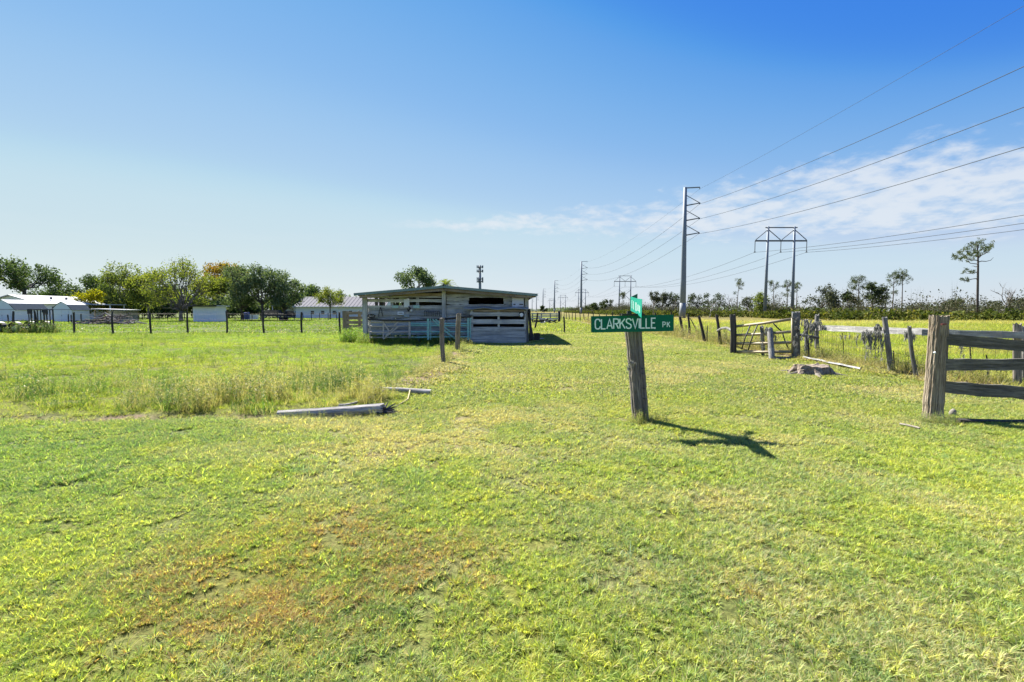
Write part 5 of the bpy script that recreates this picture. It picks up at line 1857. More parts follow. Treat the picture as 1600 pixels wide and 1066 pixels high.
def far_car(label, px, d, mat, L=4.6, tall=1.7, rz=0.0):
    a = W(px, 490, d)
    r_ = empty('parked_car', (a.x, d, 0), label, 'car')
    prof = [(-L / 2, .35), (-L / 2, .95), (-L * .42, 1.0), (-L * .3, tall), (L * .22, tall), (L * .32, 1.05), (L * .48, .95), (L / 2, .4)]
    MB().prism([(a.x + x, d - .85, z) for x, z in prof], (0, 1.7, 0)).build('body', mat, r_)
    MB().prism([(a.x - L * .36, d - .87, 1.05), (a.x - L * .28, d - .87, tall - .1), (a.x + L * .2, d - .87, tall - .1), (a.x + L * .28, d - .87, 1.05)], (0, .02, 0)).build('side_window', GLASS, r_)
    for s in (-.31, .31):
        pts = [(a.x + s * L, d - .88, .34), (a.x + s * L, d - .66, .34)]
        w_ = MB().tube(pts, .34, 14).build('wheel', BLACKR, r_)
        MB().tube([(a.x + s * L, d - .895, .34), (a.x + s * L, d - .88, .34)], .19, 10).build('rim', TIN, w_)


far_car('dark car parked under the carport of the long white building', 428, 99, simple('car_dark', (.03, .03, .035), rough=.3, var=.05))
far_car('dull dark car right of the dark car, under the carport', 458, 101, simple('car_maroon', (.05, .035, .035), rough=.35, var=.05), L=4.2, tall=1.5)


def yard_things():
    # blue barrel and white tank left of the oak trunk
    a = W(385.5, 490, 84)
    r_ = empty('blue_barrel', (a.x, 84, 0), 'bright blue barrel under the dark oaks', 'barrel')
    MB().tube([(a.x, 84, .0), (a.x, 84, .1), (a.x, 84, .55), (a.x, 84, 1.15), (a.x, 84, 1.25)], [.42, .45, .47, .45, .40], 14).build('body', simple('barrel_blue', (.02, .06, .30), rough=.4), r_, smooth=True)
    for z in (.4, .85):
        MB().tube([(a.x, 84, z), (a.x, 84, z + .06)], .49, 14).build('hoop', simple('barrel_hoop%d' % int(z * 100), (.02, .05, .24), rough=.4), r_)
    a = W(395, 490, 86)
    o = MB().box((a.x, 86, .42), (1.5, .9, .84), jit=.06).build('white_crate', WHITE, None, origin=(a.x, 86, 0))
    MB().box((a.x, 86, .87), (1.6, 1.0, .07)).build('lid', GREY_ROOF, o)
    tag(o, 'low white chest right of the blue barrel', 'chest')
    a = W(349, 490, 82)
    o = MB().box((a.x, 82, .4), (1.0, .8, .8), jit=.05).build('white_bin', WHITE, None, origin=(a.x, 82, 0))
    MB().box((a.x, 82, .83), (1.08, .9, .06)).build('lid', GREY_ROOF, o)
    tag(o, 'white bin standing right of the utility shed', 'bin')
    # flat trailer under the oaks
    a = W(441, 490, 74)
    r_ = empty('flat_trailer', (a.x, 74, 0), 'low dark flat trailer under the silvery oak', 'trailer')
    MB().box((a.x, 74, .55), (2.3, 1.6, .12)).build('deck', DARK, r_)
    MB().bar((a.x - 1.1, 74, .5), (a.x - 2.2, 74, .4), .08, .08).build('drawbar', DARK, r_)
    for s in (-1, 1):
        MB().tube([(a.x + .2, 74 + s * .85 - .1, .3), (a.x + .2, 74 + s * .85 + .1, .3)], .3, 12).build('wheel', BLACKR, r_)
    for s in (-1, 1):
        MB().bar((a.x - 1.1, 74 + s * .75, .85), (a.x + 1.1, 74 + s * .75, .85), .05, .05).build('side_rail', DARK, r_)
        for q in (-1.05, 0, 1.05):
            MB().bar((a.x + q, 74 + s * .75, .58), (a.x + q, 74 + s * .75, .85), .05, .05, up=(1, 0, 0)).build('stake', DARK, r_)

    # pile of cut branches
    r = np.random.default_rng(8)
    c = W(166, 490, 55)
    r_ = empty('branch_pile', (c.x, 55, 0), 'heap of grey brown cut branches before the tall olive tree', 'branches')
    mats = (BARK_PALE, BARK, simple('branch_brown', (.15, .105, .085), rough=.9, var=.25))
    for k in range(110):
        u = r.normal() * 1.35
        h = max(.08, 1.15 * math.exp(-(u / 1.5) ** 2) * r.random())
        p = Vector((c.x + u, 55 + r.normal() * .8, h))
        dv = Vector((r.normal(), r.normal() * .6, r.normal() * .28)).normalized() * (0.5 + .7 * r.random())
        q0, q1 = p - dv, p + dv
        q0.z, q1.z = max(.02, q0.z), max(.02, q1.z)
        MB().tube([q0, p + Vector((0, 0, .06)), q1], [.06, .05, .02], 5).build('branch', mats[k % 3], r_)


yard_things()


def utility_trailer():
    d = 32.2
    c = W(35, 515, d)
    r_ = empty('utility_trailer', (c.x, d, 0), 'black utility trailer with a raised ramp gate at the left edge', 'trailer')
    xa, xb = W(-60, 510, d).x, W(47, 510, d).x
    zt = W(20, 508, d).z
    MB().box(((xa + xb) / 2, d + .9, zt - .22), (xb - xa, 1.9, .1)).build('deck', WOODX_DARK, r_)
    for y in (d, d + 1.8):
        MB().bar((xa, y, zt), (xb, y, zt), .06, .05).build('top_rail', DARK, r_)
        MB().bar((xa, y, zt - .22), (xb, y, zt - .22), .12, .06).build('frame_rail', DARK, r_)
        for k in range(7):
            x = xa + .05 + (xb - xa - .1) * k / 6
            MB().bar((x, y, zt - .2), (x, y, zt), .05, .04, up=(1, 0, 0)).build('stake', DARK, r_)
        for px in (3, 28):
            p = W(px, 517, d)
            dy = -.12 if y == d else .12
            w_ = MB().tube([(p.x, y + dy - .1, .33), (p.x, y + dy + .1, .33)], .34, 16).build('wheel', BLACKR, r_)
            MB().tube([(p.x, y + dy - .112, .33), (p.x, y + dy + .112, .33)], .18, 12).build('rim', TIN, w_)
            pts = [(p.x + .43 * math.cos(t), y + dy, .36 + .43 * math.sin(t)) for t in np.linspace(.2, 2.94, 8)]
            f = MB()
            for i in range(7):
                f.bar(pts[i], pts[i + 1], .02, .24)
            f.build('fender', DARK, r_)
    # ramp gate standing up at the right end, seen nearly face on
    xg0, xg1 = W(48, 500, d + .1), W(84, 500, d + .1)
    gt, gb = W(60, 484, d).z, W(60, 515, d).z
    MB().bar((xg0.x - .05, d + .2, gt), (xg1.x, d + .1, gt), .06, .05).build('ramp_top', DARK, r_)
    MB().bar((xg0.x - .05, d + .2, gb), (xg1.x, d + .1, gb), .08, .05).build('ramp_foot', DARK, r_)
    for k in range(8):
        t = k / 7
        x, y = xg0.x - .03 + (xg1.x - xg0.x) * t, d + .2 - .1 * t
        MB().bar((x, y, gb), (x, y, gt), .05 if k not in (0, 7) else .07, .04, up=(1, 0, 0)).build('ramp_bar', DARK, r_)
    MB().bar(W(47, 515, d), W(47, 508, d), .06, .06, up=(1, 0, 0)).build('corner_stake', DARK, r_)
    # light boxes on stands behind
    for k, (px, py0, py1, lab) in enumerate(((44.5, 483, 491, 'small dark box on two thin legs left of the raised trailer gate'), (69, 484, 492, 'small dark box on two thin legs behind the raised trailer gate'))):
        dd = 38.0
        a = W(px, 490, dd)
        q = empty('box_on_legs', (a.x, dd, 0), lab, 'box')
        pixbox(MB(), px - 2.4, py0, px + 2.4, py1, dd, .2).build('box', DARK, q)
        for s in (-1.6, 1.6):
            b = W(px + s, py1, dd)
            MB().bar((b.x, dd + .1, 0), (b.x, dd + .1, b.z), .05, .05, up=(1, 0, 0)).build('leg', DARK, q)


utility_trailer()
# ------------------------------------------------------------------ street sign
GREEN_SIGN = simple('sign_green', (0.004, 0.125, 0.068), spec=0.12, rough=0.6, var=0.10, scale=4, dirt=((0.008, 0.11, 0.065), 0.62, 0.6))
GREEN_LITE = simple('sign_green_faded', (0.008, 0.25, 0.17), spec=0.15, rough=0.5, var=0.1, scale=5, dirt=((0.06, 0.30, 0.24), 0.6, 0.6))
LETTER = simple('sign_white', (0.70, 0.86, 0.79), rough=0.4, var=0.06, scale=20)

GLYPH = {
    'C': (.50, [[(1, .74), (.95, .88), (.75, .98), (.5, 1), (.25, .98), (.06, .88), (0, .72), (0, .28), (.06, .12), (.25, .02), (.5, 0), (.75, .02), (.95, .12), (1, .26)]]),
    'L': (.42, [[(0, 1), (0, 0), (1, 0)]]),
    'A': (.56, [[(0, 0), (.5, 1), (1, 0)], [(.17, .31), (.83, .31)]]),
    'R': (.50, [[(0, 0), (0, 1), (.6, 1), (.9, .95), (1, .84), (1, .66), (.9, .55), (.6, .5), (0, .5)], [(.5, .5), (1, 0)]]),
    'K': (.52, [[(0, 0), (0, 1)], [(1, 1), (.02, .40)], [(.36, .60), (1, 0)]]),
    'S': (.50, [[(1, .78), (.94, .90), (.75, .98), (.5, 1), (.22, .98), (.05, .90), (0, .77), (.06, .64), (.25, .56), (.72, .45), (.93, .37), (1, .24), (.94, .10), (.75, .02), (.5, 0), (.22, .02), (.05, .10), (0, .23)]]),
    'V': (.56, [[(0, 1), (.5, 0), (1, 1)]]),
    'I': (.0, [[(0, 0), (0, 1)]]),
    'E': (.42, [[(1, 1), (0, 1), (0, 0), (1, 0)], [(0, .52), (.82, .52)]]),
    'P': (.48, [[(0, 0), (0, 1), (.6, 1), (.9, .95), (1, .84), (1, .62), (.9, .51), (.6, .46), (0, .46)]]),
}


def ribbon(pts, w):
    """flat mitred stroke in the plane"""
    P = [Vector((p[0], p[1])) for p in pts]
    Lf, Rt = [], []
    for i, p in enumerate(P):
        d0 = (p - P[i - 1]).normalized() if i else None
        d1 = (P[i + 1] - p).normalized() if i < len(P) - 1 else None
        if d0 is None or d1 is None:
            d = d1 if d0 is None else d0
            n = Vector((-d.y, d.x))
            k = 1.0
        else:
            n0, n1 = Vector((-d0.y, d0.x)), Vector((-d1.y, d1.x))
            n = (n0 + n1)
            n.normalize()
            k = min(1.7, 1 / max(.3, n.dot(n0)))
        Lf.append(p + n * w * .5 * k)
        Rt.append(p - n * w * .5 * k)
    return Lf, Rt


def lettering(text, x0, x1, z0, h, stroke, frame, parent, mat, gap=None):
    """strokes laid on a blade; frame(u, v, depth) gives the world point"""
    ws = [GLYPH[c][0] * h for c in text]
    n = len(text)
    free = (x1 - x0) - sum(ws)
    gp = free / max(1, n - 1)
    x = x0
    for c, w in zip(text, ws):
        mb = MB()
        for k, pl in enumerate(GLYPH[c][1]):
            Lf, Rt = ribbon([(x + a * w, z0 + b * h) for a, b in pl], stroke)
            dep = 0.0025 + 0.0006 * k
            m = len(Lf)
            V = [frame(p.x, p.y, dep) for p in Lf] + [frame(p.x, p.y, dep) for p in Rt]
            V += [frame(p.x, p.y, 0.0005) for p in Lf] + [frame(p.x, p.y, 0.0005) for p in Rt]
            Fc = []
            for i in range(m - 1):
                Fc.append((i, m + i, m + i + 1, i + 1))
                Fc.append((i, i + 1, 2 * m + i + 1, 2 * m + i))
                Fc.append((m + i, 3 * m + i, 3 * m + i + 1, m + i + 1))
            Fc += [(0, 2 * m, 3 * m, m), (m - 1, 2 * m - 1, 4 * m - 1, 3 * m - 1)]
            mb.add(V, Fc)
        mb.build('letter', mat, parent)
        x += w + gp


def street_sign():
    d = 6.62
    base = G(1002, 658)
    root = empty('street_sign', (base.x, base.y, base.z), 'green street sign on a leaning wooden post in the mown lawn', 'street sign')
    top = W(990.5, 497, d)
    log('post', Vector((base.x, base.y, base.z - .12)), top + Vector((0, .12, 0)), .112, .114, POSTZ_SIGN, root, 5, n=48, rings=22, splitd=.12, groove=.04, ragged=.012, bend=.012, split=31, flare=.08)
    # rusted wire staples down the front of the post
    for k, py in enumerate((548, 575, 583, 606, 622, 640)):
        a = W(1000 + (py - 548) * .06, py, d - .118)
        b = W(1006 + (py - 548) * .06, py + 1.2, d - .085)
        MB().tube([a, (a + b) / 2 + Vector((0, -.02, -.005)), b], .004, 5).build('staple', DARK, root)
    # lichen tuft on the left of the post
    # main blade
    ds = d - .135
    A, B = W(923.6, 494.6, ds), W(1053.0, 492.2, ds)
    C_, Dn = W(1053.8, 518.4, ds), W(923.6, 519.9, ds)
    eu = (B - A)
    Wd = eu.length
    eu.normalize()
    ev = Vector((0, 0, 1)) - eu * eu.z
    ev.normalize()
    Hh = ((A - Dn).length + (B - C_).length) / 2
    org = Dn

    def fr(u, v, dep):
        return org + eu * u + ev * v + Vector((0, -1, 0)) * dep
    mb = MB()
    nseg = 10
    rows = []
    for i in range(nseg + 1):
        u = Wd * i / nseg
        bow = 0.006 * math.sin(i * .9) + .004 * (i == nseg)
        rows.append([fr(u, 0, 0), fr(u, Hh, 0), fr(u, Hh, -.004), fr(u, 0, -.004)])
    V, Fc = [p for r_ in rows for p in r_], []
    for i in range(nseg):
        for k in range(4):
            k2 = (k + 1) % 4
            Fc.append((i * 4 + k, i * 4 + k2, (i + 1) * 4 + k2, (i + 1) * 4 + k))
    Fc += [(3, 2, 1, 0), tuple(nseg * 4 + k for k in range(4))]
    mb.add(V, Fc)
    blade = mb.build('name_blade', GREEN_SIGN, root)
    blade['label'] = 'long green blade reading CLARKSVILLE PK in white capitals'
    px = Wd / 129.8
    lettering('CLARKSVILLE', 6.6 * px, 101.2 * px, 5.6 * px, 15.2 * px, 1.95 * px, fr, blade, LETTER)
    lettering('PK', 112.6 * px, 123.6 * px, 6.6 * px, 8.0 * px, 1.25 * px, fr, blade, LETTER)
    MB().tube([fr(100.0 * px, 5.2 * px, .001), fr(100.0 * px, 5.2 * px, .006)], .011, 10).build('bolt_head', LETTER, blade)
    for u in (58.5, 70.5):
        MB().tube([fr(u * px, Hh * .14, .0005), fr(u * px, Hh * .14, .006)], .008, 8).build('bolt_head', DARK, blade)
        MB().tube([fr(u * px, Hh * .88, .0005), fr(u * px, Hh * .88, .006)], .008, 8).build('bolt_head', DARK, blade)
    # bracket and folded cross blade above
    MB().bar(fr(48 * px, Hh + .012, -.004), fr(84 * px, Hh + .008, -.004), .026, .05).build('bracket', DARK, root)
    MB().bar(fr(61 * px, Hh + .005, -.05), fr(61 * px, Hh + .06, -.05), .05, .05, up=(1, 0, 0)).build('bracket_stem', DARK, root)
    n0, n1 = W(1003, 467.6, 6.12), W(1002.2, 497, 6.12)
    f0, f1 = W(985.2, 463.4, 7.0), W(985.4, 485.5, 7.0)
    m0, m1 = n0.lerp(f0, .5) + Vector((.015, 0, -.01)), n1.lerp(f1, .5) + Vector((.02, 0, 0))
    V = [n0, n1, m0, m1, f0, f1]
    t = Vector((.004, 0, 0))
    V2 = [p + t for p in V]
    mb = MB().add(V + V2, [(0, 1, 3, 2), (2, 3, 5, 4), (6, 8, 9, 7), (8, 10, 11, 9), (0, 2, 8, 6), (2, 4, 10, 8), (1, 7, 9, 3), (3, 9, 11, 5), (0, 6, 7, 1), (4, 5, 11, 10)])
    cross = mb.build('cross_blade', GREEN_LITE, root)
    cross['label'] = 'bent green cross blade seen almost edge on'
    # pale strokes on it
    for (ta, va, vb) in ((.14, .25, .62), (.24, .3, .66), (.36, .28, .64), (.50, .2, .72), (.58, .2, .72), (.72, .22, .76), (.84, .25, .8)):
        p, q = n0.lerp(f0, ta), n1.lerp(f1, ta)
        u = p.lerp(q, 1 - vb)
        l = p.lerp(q, 1 - va)
        bow = .016 * (1 - abs(ta - .5) * 2)
        MB().bar(u + Vector((-.006 + bow, 0, -.005)), l + Vector((-.006 + bow, 0, -.005)), .016, .002, up=(0, 1, 0)).build('stroke', LETTER, cross)
    # folded flap behind
    g0, g1, g2 = W(985.6, 464.0, 7.05), W(996.2, 459.0, 7.3), W(996.0, 467.5, 7.3)
    g3 = W(985.6, 474, 7.05)
    MB().prism([g0, g1, g2, g3], (.0, .004, 0)).build('bent_flap', GREEN_SIGN, root)


street_sign()


def lichen(name, label, pts, n, size, seed, parent=None, droop=1.4, spread=.05, length=.12, cat='moss'):
    """hanging grey moss: thin drooping strands along a line of points"""
    r = np.random.default_rng(seed)
    P = np.array([list(p) for p in pts])
    ns = max(4, n // 34)
    tt = r.random(ns) * (len(P) - 1)
    i = np.minimum(tt.astype(int), len(P) - 2)
    S = P[i] + (P[i + 1] - P[i]) * (tt - i)[:, None] + r.normal(size=(ns, 3)) * np.array([spread, spread, spread * .4])
    SL = length * (0.3 + 1.0 * r.random(ns) ** 1.6)
    SW = r.normal(size=(ns, 2)) * .10
    k = r.integers(0, ns, n)
    f = r.random(n) ** 0.8
    C = S[k].copy()
    C[:, 2] -= f * SL[k]
    C[:, :2] += SW[k] * (f * SL[k])[:, None] + r.normal(size=(n, 2)) * (.018 * (1.15 - f))[:, None]
    length = min(length, .09)
    L = length * (0.25 + 1.0 * r.random(n) ** 1.5)
    dx, dy = r.normal(size=n) * .22 * L, r.normal(size=n) * .22 * L
    w = size * (.5 + r.random(n))
    th = r.random(n) * 3.14
    sx, sy = np.cos(th) * w, np.sin(th) * w
    V = np.stack([np.stack([C[:, 0] - sx, C[:, 1] - sy, C[:, 2]], 1), np.stack([C[:, 0] + sx, C[:, 1] + sy, C[:, 2]], 1),
                  np.stack([C[:, 0] + dx * .6 + sx * .8, C[:, 1] + dy * .6 + sy * .8, C[:, 2] - L * .55], 1), np.stack([C[:, 0] + dx, C[:, 1] + dy, C[:, 2] - L], 1)], 1).reshape(-1, 3)
    b = np.arange(n) * 4
    T = np.concatenate([np.stack([b, b + 1, b + 2], 1), np.stack([b, b + 2, b + 3], 1)])
    org = P.mean(0)
    me = np_mesh(name, V - org, tris=T, attrs={'rnd': ('FLOAT', np.repeat(r.random(n), 4))})
    me.materials.append(LEAF['moss'])
    o = link(name, me, parent, org)
    if parent is None:
        tag(o, label, cat)
    return o


# ------------------------------------------------------------------ corner post with boards at the right
def corner_fence():
    d = 6.75
    b = G(1456, 652)
    root = empty('board_fence', (b.x, b.y, b.z), 'thick grooved corner post carrying three dark boards at the right edge', 'fence')
    log('corner_post', Vector((b.x, b.y, b.z - .15)), W(1467.5, 493.5, d + .05), .120, .112, POSTZ_BIG, root, 9, n=56, rings=26, groove=.04, ragged=.010, bend=.006, splitd=.12, split=41, flare=.22)
    for (ya, yb, w, wp) in ((530.0, 541.0, .155, .006), (570.0, 569.6, .158, .006), (604.8, 614.6, .168, .012)):
        p, q = W(1474, ya, d - .02), W(1476 + 250, ya + (yb - ya) * 2.03, d - .02)
        board('rail_board', p, q, w, .045, PLANK_DARK, root, seg=14, warp=wp, ends=.01)
    e = W(1735, 560, d + .06)
    log('end_post', Vector((e.x, d + .12, -.1)), Vector((e.x, d + .12, 1.4)), .12, .11, POSTZ, root, 10)
    # red paint scar and pale knot
    MB().tube([W(1458.5, 551.5, d - .105), W(1462, 551, d - .122)], [.012, .018], 7).build('pale_knot', WHITE, root)
    MB().bar(W(1471, 507, d - .095), W(1478, 506.4, d - .07), .022, .02).build('red_mark', simple('red_mark', (.14, .03, .025), var=.2), root)
    # rotten timber sunk in the turf below the boards
    p, q = G(1496, 661), G(1680, 663)
    o = log('rotten_log', p + Vector((0, 0, .015)), q + Vector((0, .1, .02)), .07, .055, POSTZ_DARK, None, 15, groove=.25, n=14, rings=14, bend=.02)
    tag(o, 'dark rotten log sunk in the grass under the three boards', 'log')
    p = G(1486, 650)
    o = MB().tube([p, p + Vector((.02, 0, .05)), p + Vector((.03, 0, .09)), p + Vector((.03, 0, .115))], [.035, .045, .035, .01], 9).build('pale_stone', simple('pale_stone', (.22, .20, .165), rough=.9, var=.25, scale=9, bump=.02), None, origin=p, smooth=True)
    tag(o, 'small pale stone in the grass just right of the corner post', 'stone')
    p, q = G(1406, 664), G(1437, 672)
    o = log('dry_stick', p + Vector((0, 0, .03)), q + Vector((0, 0, .04)), .016, .012, POSTZ, None, 17, n=8, rings=6, bend=.05)
    tag(o, 'pale dry stick in the grass just left of the corner post', 'stick')


corner_fence()


# ------------------------------------------------------------------ right hand wire fence, gate, stump
def right_fence():
    root = empty('wire_fence', (9.1, 11.0, 0), 'old wire fence with grey leaning posts and a long pale rail right of the gate', 'fence')

    def post(parent, pb, pt, r0, r1, mat, seed, name='post', d=None):
        b = G(*pb)
        t = W(pt[0], pt[1], b.y)
        o = log(name, b - Vector((0, 0, .1)), t, r0, r1, mat, parent, seed, n=14, rings=8, groove=.10, ragged=.03)
        return b, t
    A = post(root, (1262, 560), (1259, 500), .075, .07, POSTZ_LICH, 21)
    B = post(root, (1279, 558), (1277, 492), .075, .07, POSTZ_LICH, 22)
    C_ = post(root, (1393, 585), (1382, 496), .06, .052, POSTZ_LICH, 23)
    Dp = post(root, (1434, 592), (1421, 510), .05, .04, POSTZ_LICH, 24)
    E = post(root, (1590, 606), (1589, 507), .075, .07, POSTZ, 25)
    E2 = post(root, (1598, 604), (1597, 510), .05, .045, POSTZ_LICH, 26)
    # the long pale rail in two lengths, and a short tie
    p, q = W(1265, 511.5, A[0].y - .1), W(1458, 519.5, 10.6)
    board('rail', p, q, .155, .06, WOODX_GREY, root, seg=12, warp=.014)
    p, q = W(1440, 519, 10.5), W(1720, 527.5, 8.6)
    board('rail', p, q, .135, .06, WOODX_GREY, root, seg=12, warp=.012)
    p, q = W(1247, 523, 15.2), W(1280, 528, 15.0)
    log('tie_pole', p, q, .05, .045, POSTZ_LICH, root, 27, n=10, rings=5)
    # thin broken stakes between the posts
    for k, (pb, pt, r0) in enumerate((((1262, 563), (1262, 530), .03), ((1400, 585), (1396, 548), .018), ((1480, 590), (1476, 500), .02), ((1545, 600), (1541, 555), .02), ((1318, 560), (1316, 520), .015), ((1520, 596), (1516, 540), .016))):
        post(root, pb, pt, r0, r0 * .7, POSTZ_DARK, 60 + k, 'stake')
    # wires
    line = [Vector((9.1, 15.4, 0)), Vector((9.1, 11.2, 0)), Vector((10.2, 9.6, 0)), Vector((11.6, 8.2, 0))]
    line = [B[0], C_[0], Dp[0], E[0], Vector((11.9, 8.4, 0))]
    mb = MB()
    for z in (.12, .32, .52, .74, .98):
        for a, b in zip(line, line[1:]):
            mb.tube([Vector((a.x, a.y, z)), Vector(((a.x + b.x) / 2, (a.y + b.y) / 2, z - .02)), Vector((b.x, b.y, z))], .0035, 4, cap=False)
    for a, b in zip(line, line[1:]):
        n = int((b - a).length / .16)
        for k in range(1, n):
            p = a.lerp(b, k / n)
            mb.tube([Vector((p.x, p.y, .08)), Vector((p.x + rnd.uniform(-.01, .01), p.y, .98))], .0028, 3, cap=False)
    w_ = mb.build('wire_mesh', RUSTW, root)
    w_['kind'] = 'stuff'

    # gate and its posts
    g = empty('pipe_gate', (8.5, 16.3, 0), 'sagging tan pipe gate hung between two rough posts', 'gate')
    L = post(g, (1145, 553), (1144.5, 492), .115, .11, POSTZ_DARK, 31, 'gate_post')
    R = post(g, (1244, 561), (1243.5, 488), .125, .115, POSTZ_LICH, 32, 'gate_post')
    tanp = simple('gate_paint', (.29, .235, .14), rough=.6, metal=.1, var=.2, scale=7, dirt=((.16, .19, .15), .52))
    dl, dr = L[0].y, R[0].y
    for (ya, yb) in ((510.5, 498.5), (524, 518.2), (537, 535), (549.5, 549.6)):
        p, q = W(1148, ya, dl - .02), W(1239, yb, dr - .02)
        MB().tube([p, p.lerp(q, .5) + Vector((0, 0, -.015)), q], .046, 9).build('rail', tanp, g, smooth=True)
    p, q = W(1208, 560.3, dr - .05), W(1240, 559.2, dr - .05)
    log('foot_pole', p, q, .05, .045, POSTZ_LICH, g, 33, n=9, rings=5)
    for (px, a, b, dd) in ((1149, 508, 551, dl), (1238, 497, 552, dr)):
        MB().tube([W(px, a, dd - .02), W(px, b, dd - .02)], .036, 8).build('stile', tanp, g, smooth=True)
    dm = (dl + dr) / 2
    for (xa, ya, xb, yb) in ((1172, 509, 1159, 546), (1184, 507, 1169, 547), (1208, 505, 1224, 520), (1222, 518, 1232, 545)):
        MB().tube([W(xa, ya, dm - .03), W((xa + xb) / 2 - 1, (ya + yb) / 2, dm - .06), W(xb, yb, dm - .02)], .02, 6).build('brace', DARK, g, smooth=True)
    # two mossy stakes stand against the middle of the gate
    o = log('mossy_stake', G(1192, 556), W(1190, 511, dm - .14), .05, .06, POSTZ_LICH, None, 35)
    tag(o, 'thin mossy stake against the gate, the left one', 'stake', 'mossy stakes at the gate')
    o = log('mossy_stake', G(1206, 561), W(1203, 514, dm - .35), .085, .09, POSTZ_LICH, None, 36)
    tag(o, 'thick mossy stake against the gate, the right one', 'stake', 'mossy stakes at the gate')

    # grey moss
    lichen('hanging_moss', 'grey moss shrouding the right hand mossy stake at the gate', [W(1198, 513, dm - .4), W(1204, 512, dm - .4), W(1209, 520, dm - .4), W(1207, 540, dm - .4)], 900, .007, 1, length=.24, spread=.06)
    lichen('hanging_moss', 'thin grey moss on the left hand mossy stake at the gate', [W(1189, 512, dm - .15), W(1192, 530, dm - .18), W(1194, 545, dm - .18)], 420, .006, 2, length=.18, spread=.05)
    lichen('hanging_moss', 'thick beard of grey moss on the post right of the gate', [W(1256, 500, 14.9), W(1263, 499, 14.8), W(1262, 520, 14.8), W(1261, 540, 14.8)], 1300, .008, 3, length=.3, spread=.07)
    lichen('hanging_moss', 'grey moss draped between the first two posts right of the gate', [W(1264, 502, 14.7), W(1272, 505, 14.6), W(1280, 500, 14.6)], 900, .008, 4, length=.34, spread=.06)
    lichen('hanging_moss', 'ragged curtain of grey moss under the long pale rail', [W(1350, 517, 11.7), W(1362, 517, 11.6), W(1384, 519, 11.45)], 1500, .008, 5, length=.52, spread=.05)
    lichen('hanging_moss', 'short grey moss sitting on top of the long pale rail', [W(1367, 508.5, 11.6), W(1380, 509, 11.5)], 380, .007, 6, length=.09, spread=.05)
    lichen('hanging_moss', 'few thin moss strands hanging in the wire below the long pale rail', [W(1308, 519, 13.2), W(1326, 522, 12.6), W(1345, 520, 12)], 200, .006, 7, length=.34, spread=.06)
    lichen('hanging_moss', 'small grey moss tuft on the leaning post nearest the corner post', [W(1412, 518, 11), W(1422, 518, 10.9), W(1425, 524, 10.9)], 420, .007, 8, length=.2, spread=.05)
    lichen('hanging_moss', 'grey moss strands hanging in the wire behind the three boards', [W(1488, 512, 10.2), W(1494, 530, 10.2), W(1520, 556, 9.9), W(1560, 570, 9.7)], 360, .006, 9, length=.25, spread=.06)
    lichen('hanging_moss', 'grey moss clinging to the rough post right of the gate rails', [W(1240, 492, dr - .12), W(1247, 505, dr - .14), W(1246, 535, dr - .14)], 700, .007, 10, length=.16, spread=.06)
    lichen('hanging_moss', 'small grey lichen tuft on the left side of the street sign post', [W(985, 563, 6.5), W(984.5, 571, 6.48)], 160, .004, 12, length=.05, spread=.018)

    # stump and loose plank
    c = G(1268, 584)
    r = np.random.default_rng(3)
    s = empty('tree_stump', (c.x, c.y, c.z), 'low broken tree stump with ragged grey roots in the lawn', 'stump')
    V, Fc = [], []
    n, rings = 34, 7
    lobes = 1 + .16 * np.sin(np.arange(n) * 6.283 / n * 7 + 1) + .06 * r.normal(size=n)
    for i in range(rings):
        t = i / (rings - 1)
        for j in range(n):
            a = j * 6.283 / n
            rr = (.50 - .13 * t ** .6) * (1 + (lobes[j] - 1) * (1.5 - t)) * (1 + .02 * r.normal())
            z = -.03 + .235 * t + (.014 * r.normal() + .018 * math.sin(a * 2 + 1) if i == rings - 1 else 0)
            V.append((c.x + rr * math.cos(a), c.y + rr * math.sin(a) * .8, c.z + z))
    for i in range(rings - 1):
        for j in range(n):
            j2 = (j + 1) % n
            Fc.append((i * n + j, i * n + j2, (i + 1) * n + j2, (i + 1) * n + j))
    k = len(V)
    V.append((c.x, c.y, c.z + .19))
    for j in range(n):
        Fc.append(((rings - 1) * n + j, (rings - 1) * n + (j + 1) % n, k))
    MB().add(V, Fc).build('body', wood('stump_wood', (.10, .075, .055), (.44, .36, .27), 'Z', tint=.0, freq=34, stretch=4.0, bump=.02), s)
    for j in range(6):
        a = j * 1.05 + .3
        p = Vector((c.x + .42 * math.cos(a), c.y + .34 * math.sin(a), c.z + .035))
        q = Vector((c.x + .78 * math.cos(a), c.y + .62 * math.sin(a), c.z + .0))
        log('root', p, q, .055, .02, POSTZ, s, 70 + j, n=8, rings=5, groove=.15)
    p, q = G(1258, 563), G(1348, 581)
    o = board('loose_plank', p + Vector((0, 0, .035)), q + Vector((0, 0, .03)), .20, .04, WOODX_GREY, None, up=(.38, .9, .12), seg=8, warp=.02)
    tag(o, 'long pale plank lying in the grass behind the stump', 'plank')

    # line of posts running away beyond the gate
    f = empty('wire_fence', (9.2, 24, 0), 'wire fence of thin leaning stakes running from the gate to the far scrub', 'fence')
    post(f, (1126, 541), (1119.5, 492), .07, .06, POSTZ_DARK, 41)
    post(f, (1102, 537), (1092, 494), .075, .06, POSTZ_DARK, 42)
    post(f, (1106, 538), (1106, 509), .025, .02, POSTZ_DARK, 43, 'stake')
    post(f, (1068, 528), (1062, 494), .09, .07, POSTZ_DARK, 44)
    post(f, (1072, 529), (1072, 508), .03, .025, POSTZ_DARK, 45, 'stake')
    post(f, (1092, 533), (1078, 497), .035, .02, POSTZ_DARK, 48, 'stake')
    p, q = W(1121, 517, 20.4), W(1143, 516, 17.4)
